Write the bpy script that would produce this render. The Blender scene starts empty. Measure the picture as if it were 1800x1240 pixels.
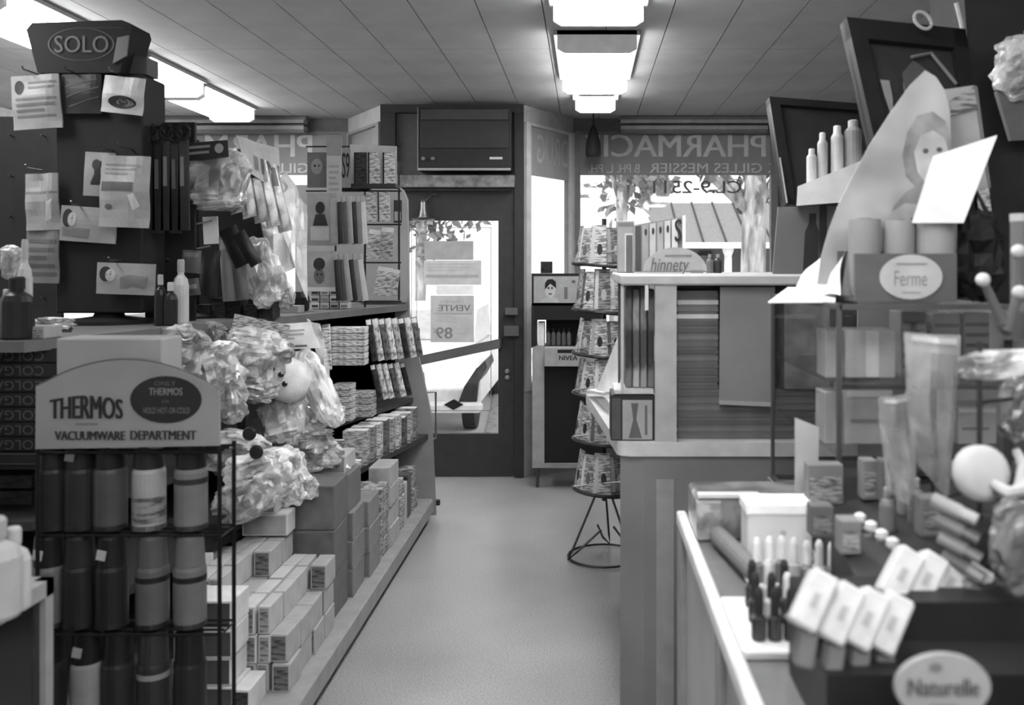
import bpy, bmesh, math, random
from mathutils import Vector, Matrix, noise

sc = bpy.context.scene
col = sc.collection

# ---------------------------------------------------------------- camera
F, CX, CY, H = 1600.0, 1030.0, 467.0, 1.535      # focal length in pixels, principal point, eye height
cam = bpy.data.cameras.new('camera')
cam.sensor_width = 36.0
cam.lens = 36.0 * F / 1800.0
cam.shift_x = (900.0 - CX) / 1800.0
cam.shift_y = (CY - 620.0) / 1800.0
cam.clip_start = 0.05
cam.clip_end = 200
cam.dof.use_dof = True
cam.dof.focus_distance = 5.6
cam.dof.aperture_fstop = 3.2
camo = bpy.data.objects.new('camera', cam)
col.objects.link(camo)
camo.location = (0, 0, H)
camo.rotation_euler = (math.pi / 2, 0, 0)
sc.camera = camo

# ---------------------------------------------------------------- world, sun, exposure
world = bpy.data.worlds.new('world')
sc.world = world
world.use_nodes = True
bg = world.node_tree.nodes['Background']
bg.inputs[0].default_value = (0.93, 0.93, 0.93, 1)
bg.inputs[1].default_value = 1.9
sun = bpy.data.lights.new('sun', 'SUN')
sun.energy = 4.2
sun.angle = 0.01
suno = bpy.data.objects.new('sun', sun)
col.objects.link(suno)
suno.rotation_euler = Vector((0.35, 0.62, -0.72)).to_track_quat('-Z', 'Y').to_euler()
sc.view_settings.view_transform = 'Standard'
sc.view_settings.look = 'None'
sc.view_settings.gamma = 1.0
sc.view_settings.use_curve_mapping = False
sc.view_settings.exposure = 0.2
LAMP = 20.0            # strength of the ceiling fluorescents

# ---------------------------------------------------------------- helpers
def P(px, py, Y):
    return Vector(((px - CX) * Y / F, Y, H + (CY - py) * Y / F))
def XX(px, Y): return (px - CX) * Y / F
def ZZ(py, Y): return H + (CY - py) * Y / F
def lin(v):
    v = v / 255.0
    return v / 12.92 if v <= 0.04045 else ((v + 0.055) / 1.055) ** 2.4

MATS = {}
TONE = 1.0      # stands in for local light: scales base colours of the section being built
def M(v, kind='plain', rough=0.55, k=1.25, **kw):
    k = k * TONE
    key = (v, kind, rough, round(k, 3), tuple(sorted(kw.items())))
    if key in MATS:
        return MATS[key]
    a = min(0.88, max(0.012, lin(v) * k * (0.62 if v < 72 and kind in ('plain', 'print') else 1.0)))
    m = bpy.data.materials.new('%s_grey_%d' % (kind, int(v)))
    m.use_nodes = True
    nt = m.node_tree; N = nt.nodes; L = nt.links
    b = N['Principled BSDF']
    b.inputs['Roughness'].default_value = rough
    b.inputs['Base Color'].default_value = (a, a, a, 1)
    out = N['Material Output']
    b.inputs['Specular IOR Level'].default_value = 0.15 if kind in ('plain', 'print', 'bark', 'stone') and rough > 0.25 else 0.5
    tc = N.new('ShaderNodeTexCoord')
    def ramp(src, lo, hi, p0=0.3, p1=0.7):
        r = N.new('ShaderNodeValToRGB')
        r.color_ramp.elements[0].position = p0
        r.color_ramp.elements[1].position = p1
        r.color_ramp.elements[0].color = (lo, lo, lo, 1)
        r.color_ramp.elements[1].color = (hi, hi, hi, 1)
        L.new(src, r.inputs[0])
        return r
    def ntex(scale, detail=3, coord='Object', stretch=None):
        t = N.new('ShaderNodeTexNoise')
        t.inputs['Scale'].default_value = scale
        t.inputs['Detail'].default_value = detail
        if stretch:
            mp = N.new('ShaderNodeMapping')
            mp.inputs['Scale'].default_value = stretch
            L.new(tc.outputs[coord], mp.inputs[0]); L.new(mp.outputs[0], t.inputs['Vector'])
        else:
            L.new(tc.outputs[coord], t.inputs['Vector'])
        return t
    if kind == 'plain':
        t = ntex(kw.get('scale', 14))
        r = ramp(t.outputs[0], a * 0.88, min(0.9, a * 1.1))
        L.new(r.outputs[0], b.inputs['Base Color'])
    elif kind == 'floor':
        t = ntex(160, 4); t2 = ntex(1.3, 3)
        r = ramp(t.outputs[0], a * 0.62, a * 1.3, 0.32, 0.68)
        r2 = ramp(t2.outputs[0], 0.82, 1.12)
        mx = N.new('ShaderNodeMix'); mx.data_type = 'RGBA'; mx.blend_type = 'MULTIPLY'
        mx.inputs[0].default_value = 1
        L.new(r.outputs[0], mx.inputs[6]); L.new(r2.outputs[0], mx.inputs[7])
        L.new(mx.outputs[2], b.inputs['Base Color'])
    elif kind == 'cello':      # goods seen through clear wrapping: blotchy print under a shiny film
        t = ntex(kw.get('scale', 22), 4); t2 = ntex(kw.get('scale', 22) * 0.4, 2)
        r = ramp(t.outputs[0], a * 0.7, min(0.92, a * 1.3), 0.44, 0.52)
        r2 = ramp(t2.outputs[0], 0.62, 1.1, 0.42, 0.5)
        mx = N.new('ShaderNodeMix'); mx.data_type = 'RGBA'; mx.blend_type = 'MULTIPLY'
        mx.inputs[0].default_value = 1
        L.new(r.outputs[0], mx.inputs[6]); L.new(r2.outputs[0], mx.inputs[7])
        L.new(mx.outputs[2], b.inputs['Base Color'])
        b.inputs['Roughness'].default_value = 0.3
        b.inputs['Coat Weight'].default_value = 0.6
        b.inputs['Coat Roughness'].default_value = 0.18
        bp = N.new('ShaderNodeBump'); bp.inputs['Strength'].default_value = 0.5; bp.inputs['Distance'].default_value = 0.01
        L.new(t2.outputs[0], bp.inputs['Height']); L.new(bp.outputs[0], b.inputs['Coat Normal'])
    elif kind == 'print':      # small illegible print and pictures
        t = ntex(kw.get('scale', 30), 3, stretch=kw.get('stretch', (1, 1, 5)))
        r = ramp(t.outputs[0], a * 0.35, min(0.9, a * 1.25), 0.4, 0.56)
        L.new(r.outputs[0], b.inputs['Base Color'])
    elif kind == 'mottle':     # soft photographic print
        t = ntex(kw.get('scale', 5), 2)
        r = ramp(t.outputs[0], a * 0.55, min(0.9, a * 1.3), 0.3, 0.66)
        L.new(r.outputs[0], b.inputs['Base Color'])
    elif kind == 'bark':
        t = ntex(9, 5, stretch=(1, 1, 0.25))
        r = ramp(t.outputs[0], a * 0.4, a * 1.4, 0.35, 0.65)
        L.new(r.outputs[0], b.inputs['Base Color'])
    elif kind == 'stone':
        t = ntex(18, 6)
        r = ramp(t.outputs[0], a * 0.6, a * 1.3, 0.35, 0.65)
        L.new(r.outputs[0], b.inputs['Base Color'])
    elif kind == 'gravel':
        t = N.new('ShaderNodeTexVoronoi'); t.inputs['Scale'].default_value = 9
        L.new(tc.outputs['Object'], t.inputs['Vector'])
        r = ramp(t.outputs[0], a * 0.35, a * 1.2, 0.1, 0.4)
        L.new(r.outputs[0], b.inputs['Base Color'])
    elif kind == 'metal':
        b.inputs['Metallic'].default_value = 0.7
    elif kind == 'mirror':
        b.inputs['Metallic'].default_value = 1.0
        b.inputs['Roughness'].default_value = 0.04
    elif kind == 'film':       # clear plastic film, partly see-through
        tr = N.new('ShaderNodeBsdfTransparent')
        ms = N.new('ShaderNodeMixShader')
        t = ntex(kw.get('scale', 9), 3)
        r = ramp(t.outputs[0], kw.get('lo', 0.2), kw.get('hi', 0.75), 0.38, 0.66)
        L.new(r.outputs[0], ms.inputs[0])
        L.new(tr.outputs[0], ms.inputs[1]); L.new(b.outputs[0], ms.inputs[2])
        L.new(ms.outputs[0], out.inputs[0])
        b.inputs['Roughness'].default_value = 0.25
    elif kind == 'glass':
        tr = N.new('ShaderNodeBsdfTransparent')
        tr.inputs[0].default_value = (a, a, a, 1)
        gl = N.new('ShaderNodeBsdfGlossy'); gl.inputs['Roughness'].default_value = 0.03
        ms = N.new('ShaderNodeMixShader')
        ms.inputs[0].default_value = kw.get('g', 0.05)
        L.new(tr.outputs[0], ms.inputs[1]); L.new(gl.outputs[0], ms.inputs[2])
        L.new(ms.outputs[0], out.inputs[0])
    elif kind == 'lamp':
        b.inputs['Emission Color'].default_value = (1, 1, 1, 1)
        b.inputs['Emission Strength'].default_value = kw.get('s', LAMP)
    MATS[key] = m
    return m

FR = {}
def frame(o):
    return FR.get(o.name, Matrix.Identity(4))

class MB:
    def __init__(s):
        s.v = []; s.f = []
    def add(s, vs, fs):
        o = len(s.v)
        s.v += [Vector(v) for v in vs]
        s.f += [[i + o for i in f] for f in fs]
        return s
    def hexa(s, p):
        return s.add(p, [(0, 3, 2, 1), (4, 5, 6, 7), (0, 1, 5, 4), (1, 2, 6, 5), (2, 3, 7, 6), (3, 0, 4, 7)])
    def box(s, x0, x1, y0, y1, z0, z1):
        return s.hexa([(x0, y0, z0), (x1, y0, z0), (x1, y1, z0), (x0, y1, z0), (x0, y0, z1), (x1, y0, z1), (x1, y1, z1), (x0, y1, z1)])
    def prism(s, pts, d):
        n = len(pts); d = Vector(d)
        a = [Vector(p) for p in pts]
        return s.add(a + [p + d for p in a], [list(range(n))[::-1], list(range(n, 2 * n))] + [(i, (i + 1) % n, n + (i + 1) % n, n + i) for i in range(n)])
    def tube(s, pts, r, n=6, closed=False):
        pts = [Vector(p) for p in pts]
        k = len(pts); vs = []; fs = []
        for i, p in enumerate(pts):
            if closed:
                t = pts[(i + 1) % k] - pts[i - 1]
            else:
                t = pts[min(i + 1, k - 1)] - pts[max(i - 1, 0)]
            t.normalize()
            u = t.cross(Vector((0, 0, 1)))
            if u.length < 0.05:
                u = t.cross(Vector((0, 1, 0)))
            u.normalize(); w = t.cross(u)
            rr = r[i] if isinstance(r, (list, tuple)) else r
            for j in range(n):
                a = 2 * math.pi * j / n
                vs.append(p + u * (math.cos(a) * rr) + w * (math.sin(a) * rr))
        for i in range(k if closed else k - 1):
            for j in range(n):
                a0 = i * n + j; a1 = i * n + (j + 1) % n
                b0 = ((i + 1) % k) * n + j; b1 = ((i + 1) % k) * n + (j + 1) % n
                fs.append((a0, a1, b1, b0))
        if not closed:
            fs.append(list(range(n))[::-1]); fs.append(list(range((k - 1) * n, k * n)))
        return s.add(vs, fs)
    def lathe(s, prof, c=(0, 0, 0), n=18):
        vs = []; fs = []
        for r, z in prof:
            for j in range(n):
                a = 2 * math.pi * j / n
                vs.append((c[0] + r * math.cos(a), c[1] + r * math.sin(a), c[2] + z))
        k = len(prof)
        for i in range(k - 1):
            for j in range(n):
                fs.append((i * n + j, i * n + (j + 1) % n, (i + 1) * n + (j + 1) % n, (i + 1) * n + j))
        fs.append(list(range(n))[::-1]); fs.append(list(range((k - 1) * n, k * n)))
        return s.add(vs, fs)
    def blob(s, w, h, d, seed=0, amp=0.12, sq=0.55, nu=18, nv=12, fq=2.2, crease=0.0):
        vs = []; fs = []
        def pw(x, e): return math.copysign(abs(x) ** e, x)
        off = Vector((seed * 7.3, seed * 3.1, seed * 5.7))
        for i in range(nv + 1):
            th = -math.pi / 2 + math.pi * i / nv
            for j in range(nu):
                ph = 2 * math.pi * j / nu
                x = pw(math.cos(th), sq) * pw(math.cos(ph), sq)
                y = pw(math.cos(th), 0.9) * pw(math.sin(ph), 0.9)
                z = pw(math.sin(th), sq)
                p = Vector((x, y, z))
                q = 1 + amp * noise.noise(p * fq + off) * 2
                dd = d
                if crease:       # sharp folds of stiff clear film
                    r1 = 1 - abs(noise.noise(Vector((x * 2.1, y * 2, z * 1.3)) * 1.5 + off)) * 2.2
                    r2 = 1 - abs(noise.noise(Vector((x * 3 + z * 2, y * 3, z * 2 - x)) * 1.9 - off)) * 2.2
                    q += crease * (r1 * 0.7 + r2 * 0.45 - 0.6)
                vs.append((x * w / 2 * q, y * d / 2 * q, z * h / 2 * (1 + amp * noise.noise(p * fq - off))))
        for i in range(nv):
            for j in range(nu):
                fs.append((i * nu + j, i * nu + (j + 1) % nu, (i + 1) * nu + (j + 1) % nu, (i + 1) * nu + j))
        return s.add(vs, fs)
    def xf(s, m):
        s.v = [m @ v for v in s.v]
        return s
    def at(s, loc, roll=0, yaw=0, tilt=0):
        return s.xf(Matrix.Translation(loc) @ Matrix.Rotation(math.radians(yaw), 4, 'Z') @ Matrix.Rotation(math.radians(tilt), 4, 'X') @ Matrix.Rotation(math.radians(roll), 4, 'Y'))
    def build(s, name, mat, parent=None, smooth=False, bevel=0.0, kind=None):
        me = bpy.data.meshes.new(name)
        fr = frame(parent) if parent else Matrix.Identity(4)
        inv = fr.inverted()
        me.from_pydata([inv @ v for v in s.v], [], s.f)
        bm = bmesh.new(); bm.from_mesh(me)
        bmesh.ops.recalc_face_normals(bm, faces=bm.faces)
        if bevel:
            bmesh.ops.bevel(bm, geom=list(bm.edges), offset=bevel, segments=1, affect='EDGES', clamp_overlap=True)
        bm.to_mesh(me); bm.free()
        if smooth:
            for p in me.polygons: p.use_smooth = True
        me.materials.append(mat)
        o = bpy.data.objects.new(name, me)
        col.objects.link(o)
        if parent:
            o.parent = parent; FR[o.name] = fr
        if kind: o['kind'] = kind
        return o

def tag(o, label, cat, group=None):
    o['label'] = label; o['category'] = cat
    if group: o['group'] = group
    return o
def thing(name, label, cat, loc=(0, 0, 0), group=None):
    o = bpy.data.objects.new(name, None)
    o.empty_display_size = 0.05
    col.objects.link(o)
    o.location = loc
    FR[o.name] = Matrix.Translation(loc)
    return tag(o, label, cat, group)
def one(mb, name, mat, label, cat, group=None, smooth=False, bevel=0.0):
    """a thing that is one mesh, its origin at the middle of its base"""
    xs = [v.x for v in mb.v]; ys = [v.y for v in mb.v]; zs = [v.z for v in mb.v]
    c = Vector(((min(xs) + max(xs)) / 2, (min(ys) + max(ys)) / 2, min(zs)))
    mb.xf(Matrix.Translation(-c))
    o = mb.build(name, mat, None, smooth, bevel)
    o.location = c
    FR[o.name] = Matrix.Translation(c)
    return tag(o, label, cat, group)
def struct(mb, name, mat, **kw):
    return mb.build(name, mat, kind='structure', **kw)
def dup(root, loc, rotz=0.0, label=None, group=None):
    r = root.copy(); col.objects.link(r)
    r.location = loc; r.rotation_euler = (0, 0, rotz)
    if label: r['label'] = label
    if group: r['group'] = group
    for ch in list(root.children):
        c = ch.copy(); col.objects.link(c); c.parent = r
        for g in ch.children:
            d = g.copy(); col.objects.link(d); d.parent = c
    return r

TXT = {}
def text_geo(s, bold=0.0):
    bold = 0.0
    key = (s, bold)
    if key not in TXT:
        cu = bpy.data.curves.new('lettering', 'FONT')
        cu.body = s; cu.offset = bold; cu.resolution_u = 3
        ob = bpy.data.objects.new('lettering', cu)
        me = ob.to_mesh()
        vs = [Vector(v.co) for v in me.vertices]; fs = [list(p.vertices) for p in me.polygons]
        ob.to_mesh_clear(); bpy.data.objects.remove(ob); bpy.data.curves.remove(cu)
        x0 = min(v.x for v in vs); x1 = max(v.x for v in vs); y0 = min(v.y for v in vs); y1 = max(v.y for v in vs)
        TXT[key] = ([((v.x - x0) / (x1 - x0), 1 - (v.y - y0) / (y1 - y0)) for v in vs], fs)
    return TXT[key]

class Quad:
    """a surface patch through four corners (top left, top right, bottom right, bottom left as seen), optionally bulged or creased"""
    def __init__(s, TL, TR, BR, BL, bulge=0.0, wr=0.0, seed=0, fq=2.5):
        s.c = [Vector(p) for p in (TL, TR, BR, BL)]
        s.b, s.w, s.o, s.fq = bulge, wr, Vector((seed * 3.7, seed * 1.9, 0.5)), fq
        n = (s.c[1] - s.c[0]).cross(s.c[3] - s.c[0]).normalized()
        mid = sum(s.c, Vector()) / 4
        if n.dot(Vector((0, 0, H)) - mid) < 0: n = -n
        s.n = n
    def pt(s, u, v, off=0.0):
        a, b, c, d = s.c
        p = a * ((1 - u) * (1 - v)) + b * (u * (1 - v)) + c * (u * v) + d * ((1 - u) * v)
        q = off
        uu, vv = min(1, max(0, u)), min(1, max(0, v))
        if s.b: q += s.b * math.sin(math.pi * uu) * (0.35 + 0.65 * math.sin(math.pi * vv))
        if s.w: q += s.w * noise.noise(Vector((u * s.fq, v * s.fq, 0)) + s.o)
        return p + s.n * q
    def slab(s, mb, thick, nu=8, nv=8, outline=None):
        if outline is None:
            g = [[None] * (nv + 1) for _ in range(nu + 1)]
            vs = []
            for k in (0, 1):
                for i in range(nu + 1):
                    for j in range(nv + 1):
                        vs.append(s.pt(i / nu, j / nv, 0 if k == 0 else -thick))
            m = (nu + 1) * (nv + 1)
            def ix(i, j, k): return k * m + i * (nv + 1) + j
            fs = []
            for i in range(nu):
                for j in range(nv):
                    fs.append((ix(i, j, 0), ix(i + 1, j, 0), ix(i + 1, j + 1, 0), ix(i, j + 1, 0)))
                    fs.append((ix(i, j, 1), ix(i, j + 1, 1), ix(i + 1, j + 1, 1), ix(i + 1, j, 1)))
            for i in range(nu):
                fs.append((ix(i, 0, 0), ix(i, 0, 1), ix(i + 1, 0, 1), ix(i + 1, 0, 0)))
                fs.append((ix(i, nv, 0), ix(i + 1, nv, 0), ix(i + 1, nv, 1), ix(i, nv, 1)))
            for j in range(nv):
                fs.append((ix(0, j, 0), ix(0, j + 1, 0), ix(0, j + 1, 1), ix(0, j, 1)))
                fs.append((ix(nu, j, 0), ix(nu, j, 1), ix(nu, j + 1, 1), ix(nu, j + 1, 0)))
            return mb.add(vs, fs)
        pts = [s.pt(u, v) for u, v in outline]
        return mb.prism(pts, -s.n * thick)
    # --- print on the surface
    def rect(s, u0, v0, u1, v1, val, parent, name='printed_block', off=0.0012):
        mb = MB(); n = 6; vs = []; fs = []
        for i in range(n + 1):
            for j in range(n + 1):
                vs.append(s.pt(u0 + (u1 - u0) * i / n, v0 + (v1 - v0) * j / n, off))
        for i in range(n):
            for j in range(n):
                a = i * (n + 1) + j
                fs.append((a, a + n + 1, a + n + 2, a + 1))
        return mb.add(vs, fs).build(name, val if not isinstance(val, (int, float)) else M(val), parent)
    def poly(s, uv, val, parent, name='printed_shape', off=0.0014):
        mb = MB()
        c = (sum(p[0] for p in uv) / len(uv), sum(p[1] for p in uv) / len(uv))
        vs = [s.pt(c[0], c[1], off)]; n = len(uv); rings = 3
        for r in range(1, rings + 1):
            t = r / rings
            vs += [s.pt(c[0] + (p[0] - c[0]) * t, c[1] + (p[1] - c[1]) * t, off) for p in uv]
        fs = [(0, 1 + i, 1 + (i + 1) % n) for i in range(n)]
        for r in range(rings - 1):
            a = 1 + r * n; b = a + n
            fs += [(a + i, b + i, b + (i + 1) % n, a + (i + 1) % n) for i in range(n)]
        return mb.add(vs, fs).build(name, val if not isinstance(val, (int, float)) else M(val), parent)
    def oval(s, u, v, ru, rv, val, parent, name='printed_oval', off=0.0014, n=28):
        return s.poly([(u + ru * math.cos(2 * math.pi * i / n), v + rv * math.sin(2 * math.pi * i / n)) for i in range(n)], val, parent, name, off)
    def ring(s, u, v, ru, rv, t, val, parent, name='printed_ring', off=0.0014, n=32):
        vs = []; fs = []
        for i in range(n):
            a = 2 * math.pi * i / n
            vs.append(s.pt(u + ru * math.cos(a), v + rv * math.sin(a), off))
            vs.append(s.pt(u + ru * (1 - t) * math.cos(a), v + (rv - ru * t * 0.6) * math.sin(a), off))
        for i in range(n):
            j = (i + 1) % n
            fs.append((2 * i, 2 * j, 2 * j + 1, 2 * i + 1))
        return MB().add(vs, fs).build(name, M(val) if isinstance(val, (int, float)) else val, parent)
    def text(s, t, u0, v0, u1, v1, val, parent, bold=0.0, name='lettering', off=0.0026, warp=None):
        g, fs = text_geo(t, bold)
        mb = MB()
        wide = len(t) * 0.62
        for k in ((0,) if bold < 0.008 else (-1, 0, 1)):     # heavier strokes: the outline three times, a hair apart
            vs = []
            for gx, gy in g:
                gx = gx + k * bold * 0.9 / wide
                u = u0 + (u1 - u0) * gx; v = v0 + (v1 - v0) * gy
                if warp: u, v = warp(gx, gy, u, v)
                vs.append(s.pt(u, v, off + 0.00015 * k))
            mb.add(vs, fs)
        return mb.build(name, M(val) if isinstance(val, (int, float)) else val, parent)

def qpx(TL, TR, BR, BL, Y, **kw):
    ys = Y if isinstance(Y, (list, tuple)) else [Y] * 4
    return Quad(*[P(p[0], p[1], y) for p, y in zip((TL, TR, BR, BL), ys)], **kw)
def qrect(x0, y0, x1, y1, Y, roll=0.0, **kw):
    cx, cy = (x0 + x1) / 2, (y0 + y1) / 2
    c, s_ = math.cos(math.radians(roll)), math.sin(math.radians(roll))
    pts = [(cx + (x - cx) * c - (y - cy) * s_, cy + (x - cx) * s_ + (y - cy) * c) for x, y in ((x0, y0), (x1, y0), (x1, y1), (x0, y1))]
    return qpx(*pts, Y, **kw)
def card(q, name, mat, label, cat, thick=0.004, group=None, nu=8, nv=8, outline=None):
    mb = MB(); q.slab(mb, thick, nu, nv, outline)
    return one(mb, name, mat, label, cat, group)
def decorate(q, o, specs):
    for sp in specs:
        k = sp[0]
        if k == 'r': q.rect(*sp[1:6], o, 'printed_block')
        elif k == 'e': q.oval(*sp[1:6], o)
        elif k == 'g': q.ring(sp[1], sp[2], sp[3], sp[4], sp[5], sp[6], o)
        elif k == 'p': q.poly(sp[1], sp[2], o)
        elif k == 't': q.text(sp[1], *sp[2:7], o, bold=sp[7] if len(sp) > 7 else 0.0)
        elif k == 'h':                          # a column of print lines
            u0, v0, u1, v1, n, val = sp[1:7]
            mb = MB()
            for i in range(n):
                va = v0 + (v1 - v0) * i / n; vb = va + (v1 - v0) / n * 0.45
                uu = u1 - (u1 - u0) * (0.3 if i % 3 == 2 else 0.05 * (i % 2))
                K = 5
                vs = [q.pt(u0 + (uu - u0) * t / K, w, 0.0014) for t in range(K + 1) for w in (va, vb)]
                mb.add(vs, [(2 * t, 2 * t + 2, 2 * t + 3, 2 * t + 1) for t in range(K)])
            mb.build('printed_lines', M(val), o)
def bag(px, py, w, h, Y, label, v=150, roll=0, d=None, seed=0, kind='cello', amp=0.14, cat='bag', group=None, name='cellophane_bag', header=None, sq=0.55, scale=22, tilt=0, yaw=0):
    """a filled clear bag; w, h, position as it is seen from the doorway of the aisle"""
    ww, hh = w * Y / F, h * Y / F
    d = d or min(ww, hh) * 0.5
    mb = MB().blob(ww, hh, d, seed, amp, sq, 44, 32, 2.2, 0.32)
    mb.at(P(px, py, Y), roll, yaw, tilt)
    o = one(mb, name, M(v, kind, 0.3, scale=scale), label, cat, group, smooth=False)
    if header:
        c = P(px, py, Y)
        m = MB().box(-ww * 0.42, ww * 0.42, -0.004, 0.004, hh * 0.38, hh * 0.62)
        m.at(c, roll, yaw, tilt).build('header_card', M(header, 'print', scale=40), o)
    return o
# ================================================================ the shop's shell
ZC = 2.70
YD, YW = 6.6, 7.22          # plane of the recessed door, plane of the shop windows
XL, XR, YB = -4.3, 2.05, -4.0
xdl, xdr = XX(670, YD), XX(921, YD)          # door bay
xwl, xwr = XX(612, YW), XX(1008, YW)         # inner edges of the two shop windows

struct(MB().prism([(XL, YB, 0), (XR, YB, 0), (XR, YW, 0), (xwr, YW, 0), (xdr, YD + 0.05, 0), (xdl, YD + 0.05, 0), (xwl, YW, 0), (XL, YW, 0)], (0, 0, -0.12)), 'floor', M(152, 'floor', 0.34, k=1.02))
ceil = struct(MB().box(XL - 0.1, XR + 0.1, YB - 0.1, YW + 0.1, ZC + 0.016, ZC + 0.2), 'ceiling', M(70))
# ceiling boards: 0.295 m wide, long edges run towards the shop front
pw = 0.295; gap = 0.005
jy = [YB, -2.42, 0.02, 2.46, 4.90, YW]
cmat = M(146, 'plain', 0.7, scale=3)
x = -0.49 - pw * 13
proto_me = {}
while x < XR:
    x0, x1 = max(x, XL), min(x + pw, XR)
    for a, b in zip(jy[:-1], jy[1:]):
        key = (round(x1 - x0, 3), round(b - a, 3))
        if key not in proto_me:
            w, l = x1 - x0 - gap, b - a - gap
            o = MB().box(-w / 2, w / 2, -l / 2, l / 2, -0.012, 0.004).build('ceiling_board', cmat, ceil)
            proto_me[key] = o
        else:
            o = proto_me[key].copy(); col.objects.link(o); o.parent = ceil
        o.location = ((x0 + x1) / 2, (a + b) / 2, ZC + 0.012)
    x += pw

wm = M(215)
struct(MB().box(XL - 0.1, XL, YB, YW, 0, ZC + 0.02), 'wall_left', wm)
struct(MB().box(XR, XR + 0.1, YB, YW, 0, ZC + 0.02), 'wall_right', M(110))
struct(MB().box(XL - 0.1, XR + 0.1, YB - 0.1, YB, 0, ZC + 0.02), 'wall_back', wm)

# shop front: window wall on both sides of the recessed entrance
zs, zb0, zb1 = 0.72, ZZ(308, YW), ZZ(232, YW)     # sill, lower and upper edge of the lettered band
wall_dark = M(66)
xr_end = 1.52
mb = MB()
mb.box(xwr, XR, YW, YW + 0.12, 0, zs)                      # knee wall
mb.box(xwr, XR, YW, YW + 0.12, zb1, ZC + 0.02)             # header
mb.box(xr_end, XR, YW, YW + 0.12, zs, zb1)
struct(mb, 'wall_front_right', M(90))
mb = MB()
mb.box(XL, xwl, YW, YW + 0.12, 0, zs)
mb.box(XL, xwl, YW, YW + 0.12, zb1, ZC + 0.02)
struct(mb, 'wall_front_left', M(90))
def slant(a, b, z0, z1, t=0.05):
    a, b = Vector(a), Vector(b)
    d = (b - a).normalized(); n = Vector((-d.y, d.x)) * t
    pts = [(a.x, a.y, z0), (b.x, b.y, z0), (b.x + n.x, b.y + n.y, z0), (a.x + n.x, a.y + n.y, z0)]
    return pts, (0, 0, z1 - z0)
mb = MB()
for a, b in (((xdr, YD), (xwr, YW)), ((xwl, YW), (xdl, YD))):
    mb.prism(*slant(a, b, 0, zs - 0.1)); mb.prism(*slant(a, b, 2.58, ZC + 0.02))
struct(mb, 'wall_entrance', M(150))

glass = M(246, 'glass', k=1.1)
def window(n, a, b, z0, z1, fr=0.045, fmat=None, t=0.05):
    """frame of four rails round one pane"""
    a, b = Vector(a), Vector(b)
    d = (b - a); L_ = d.length; d.normalize()
    root = bpy.data.objects.new('window_%d' % n, None); col.objects.link(root); root['kind'] = 'structure'
    def seg(s0, s1, za, zb, off0=-0.02, off1=0.05):
        nn = Vector((-d.y, d.x))
        p0, p1 = a + d * s0, a + d * s1
        return [(p0.x + nn.x * off0, p0.y + nn.y * off0, za), (p1.x + nn.x * off0, p1.y + nn.y * off0, za), (p1.x + nn.x * off1, p1.y + nn.y * off1, za), (p0.x + nn.x * off1, p0.y + nn.y * off1, za)], (0, 0, zb - za)
    for nm, s0, s1, za, zb in (('window_stile', 0, fr, z0, z1), ('window_stile', L_ - fr, L_, z0, z1), ('window_rail', fr, L_ - fr, z0, z0 + fr), ('window_rail', fr, L_ - fr, z1 - 0.02, z1)):
        MB().prism(*seg(s0, s1, za, zb)).build(nm, fmat or M(104), root)
    MB().prism(*seg(fr, L_ - fr, z0 + fr, z1 - 0.02, 0.012, 0.018)).build('pane', glass, root)
    return root
w1 = window(1, (xwr, YW), (xr_end, YW), zs, zb1, 0.055)
w2 = window(2, (XL, YW), (xwl, YW), zs, zb1, 0.055)
w3 = window(3, (xdr + 0.004, YD + 0.01), (xwr, YW), zs - 0.1, 2.58, 0.06, M(165))
w4 = window(4, (xwl, YW), (xdl - 0.004, YD + 0.01), zs - 0.1, 2.58, 0.06, M(120))

# painted sign band on the window glass, read from the street (so it is seen reversed in here)
band = M(112, 'plain', 0.5, k=1.45, scale=4)
def sign_band(root, dpx, full):
    yb = YW + 0.006
    q = qpx((1019 + dpx, 232), (1372 + dpx, 232), (1372 + dpx, 308), (1019 + dpx, 308), yb)
    if not full:
        l, r = XL + 0.06, xwl - 0.055
    else:
        l, r = xwr + 0.055, xr_end - 0.055
    MB().box(l, r, yb, yb + 0.004, zb0, zb1 - 0.02).build('painted_band', band, root)
    def T(s, x0, x1, y0, y1, val, bold=0.0):
        qq = qpx((x0 + dpx, y0), (x1 + dpx, y0), (x1 + dpx, y1), (x0 + dpx, y1), yb)
        qq.text(s, 1, 0, 0, 1, val, root, bold)
    lm = M(160, 'plain', 0.5, k=1.45)
    T('PHARMACIE', 1030, 1345, 237, 276, lm, 0.02)
    T('K GILLES MESSIER', 1142, 1366, 287, 304, lm, 0.01)
    T('B PH. L. PH.', 1035, 1124, 289, 304, lm, 0.005)
    T('CL.9-2511', 1148, 1303, 318, 340, M(88), 0.015)
sign_band(w1, 0, True)
sign_band(w2, -797, False)
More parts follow.
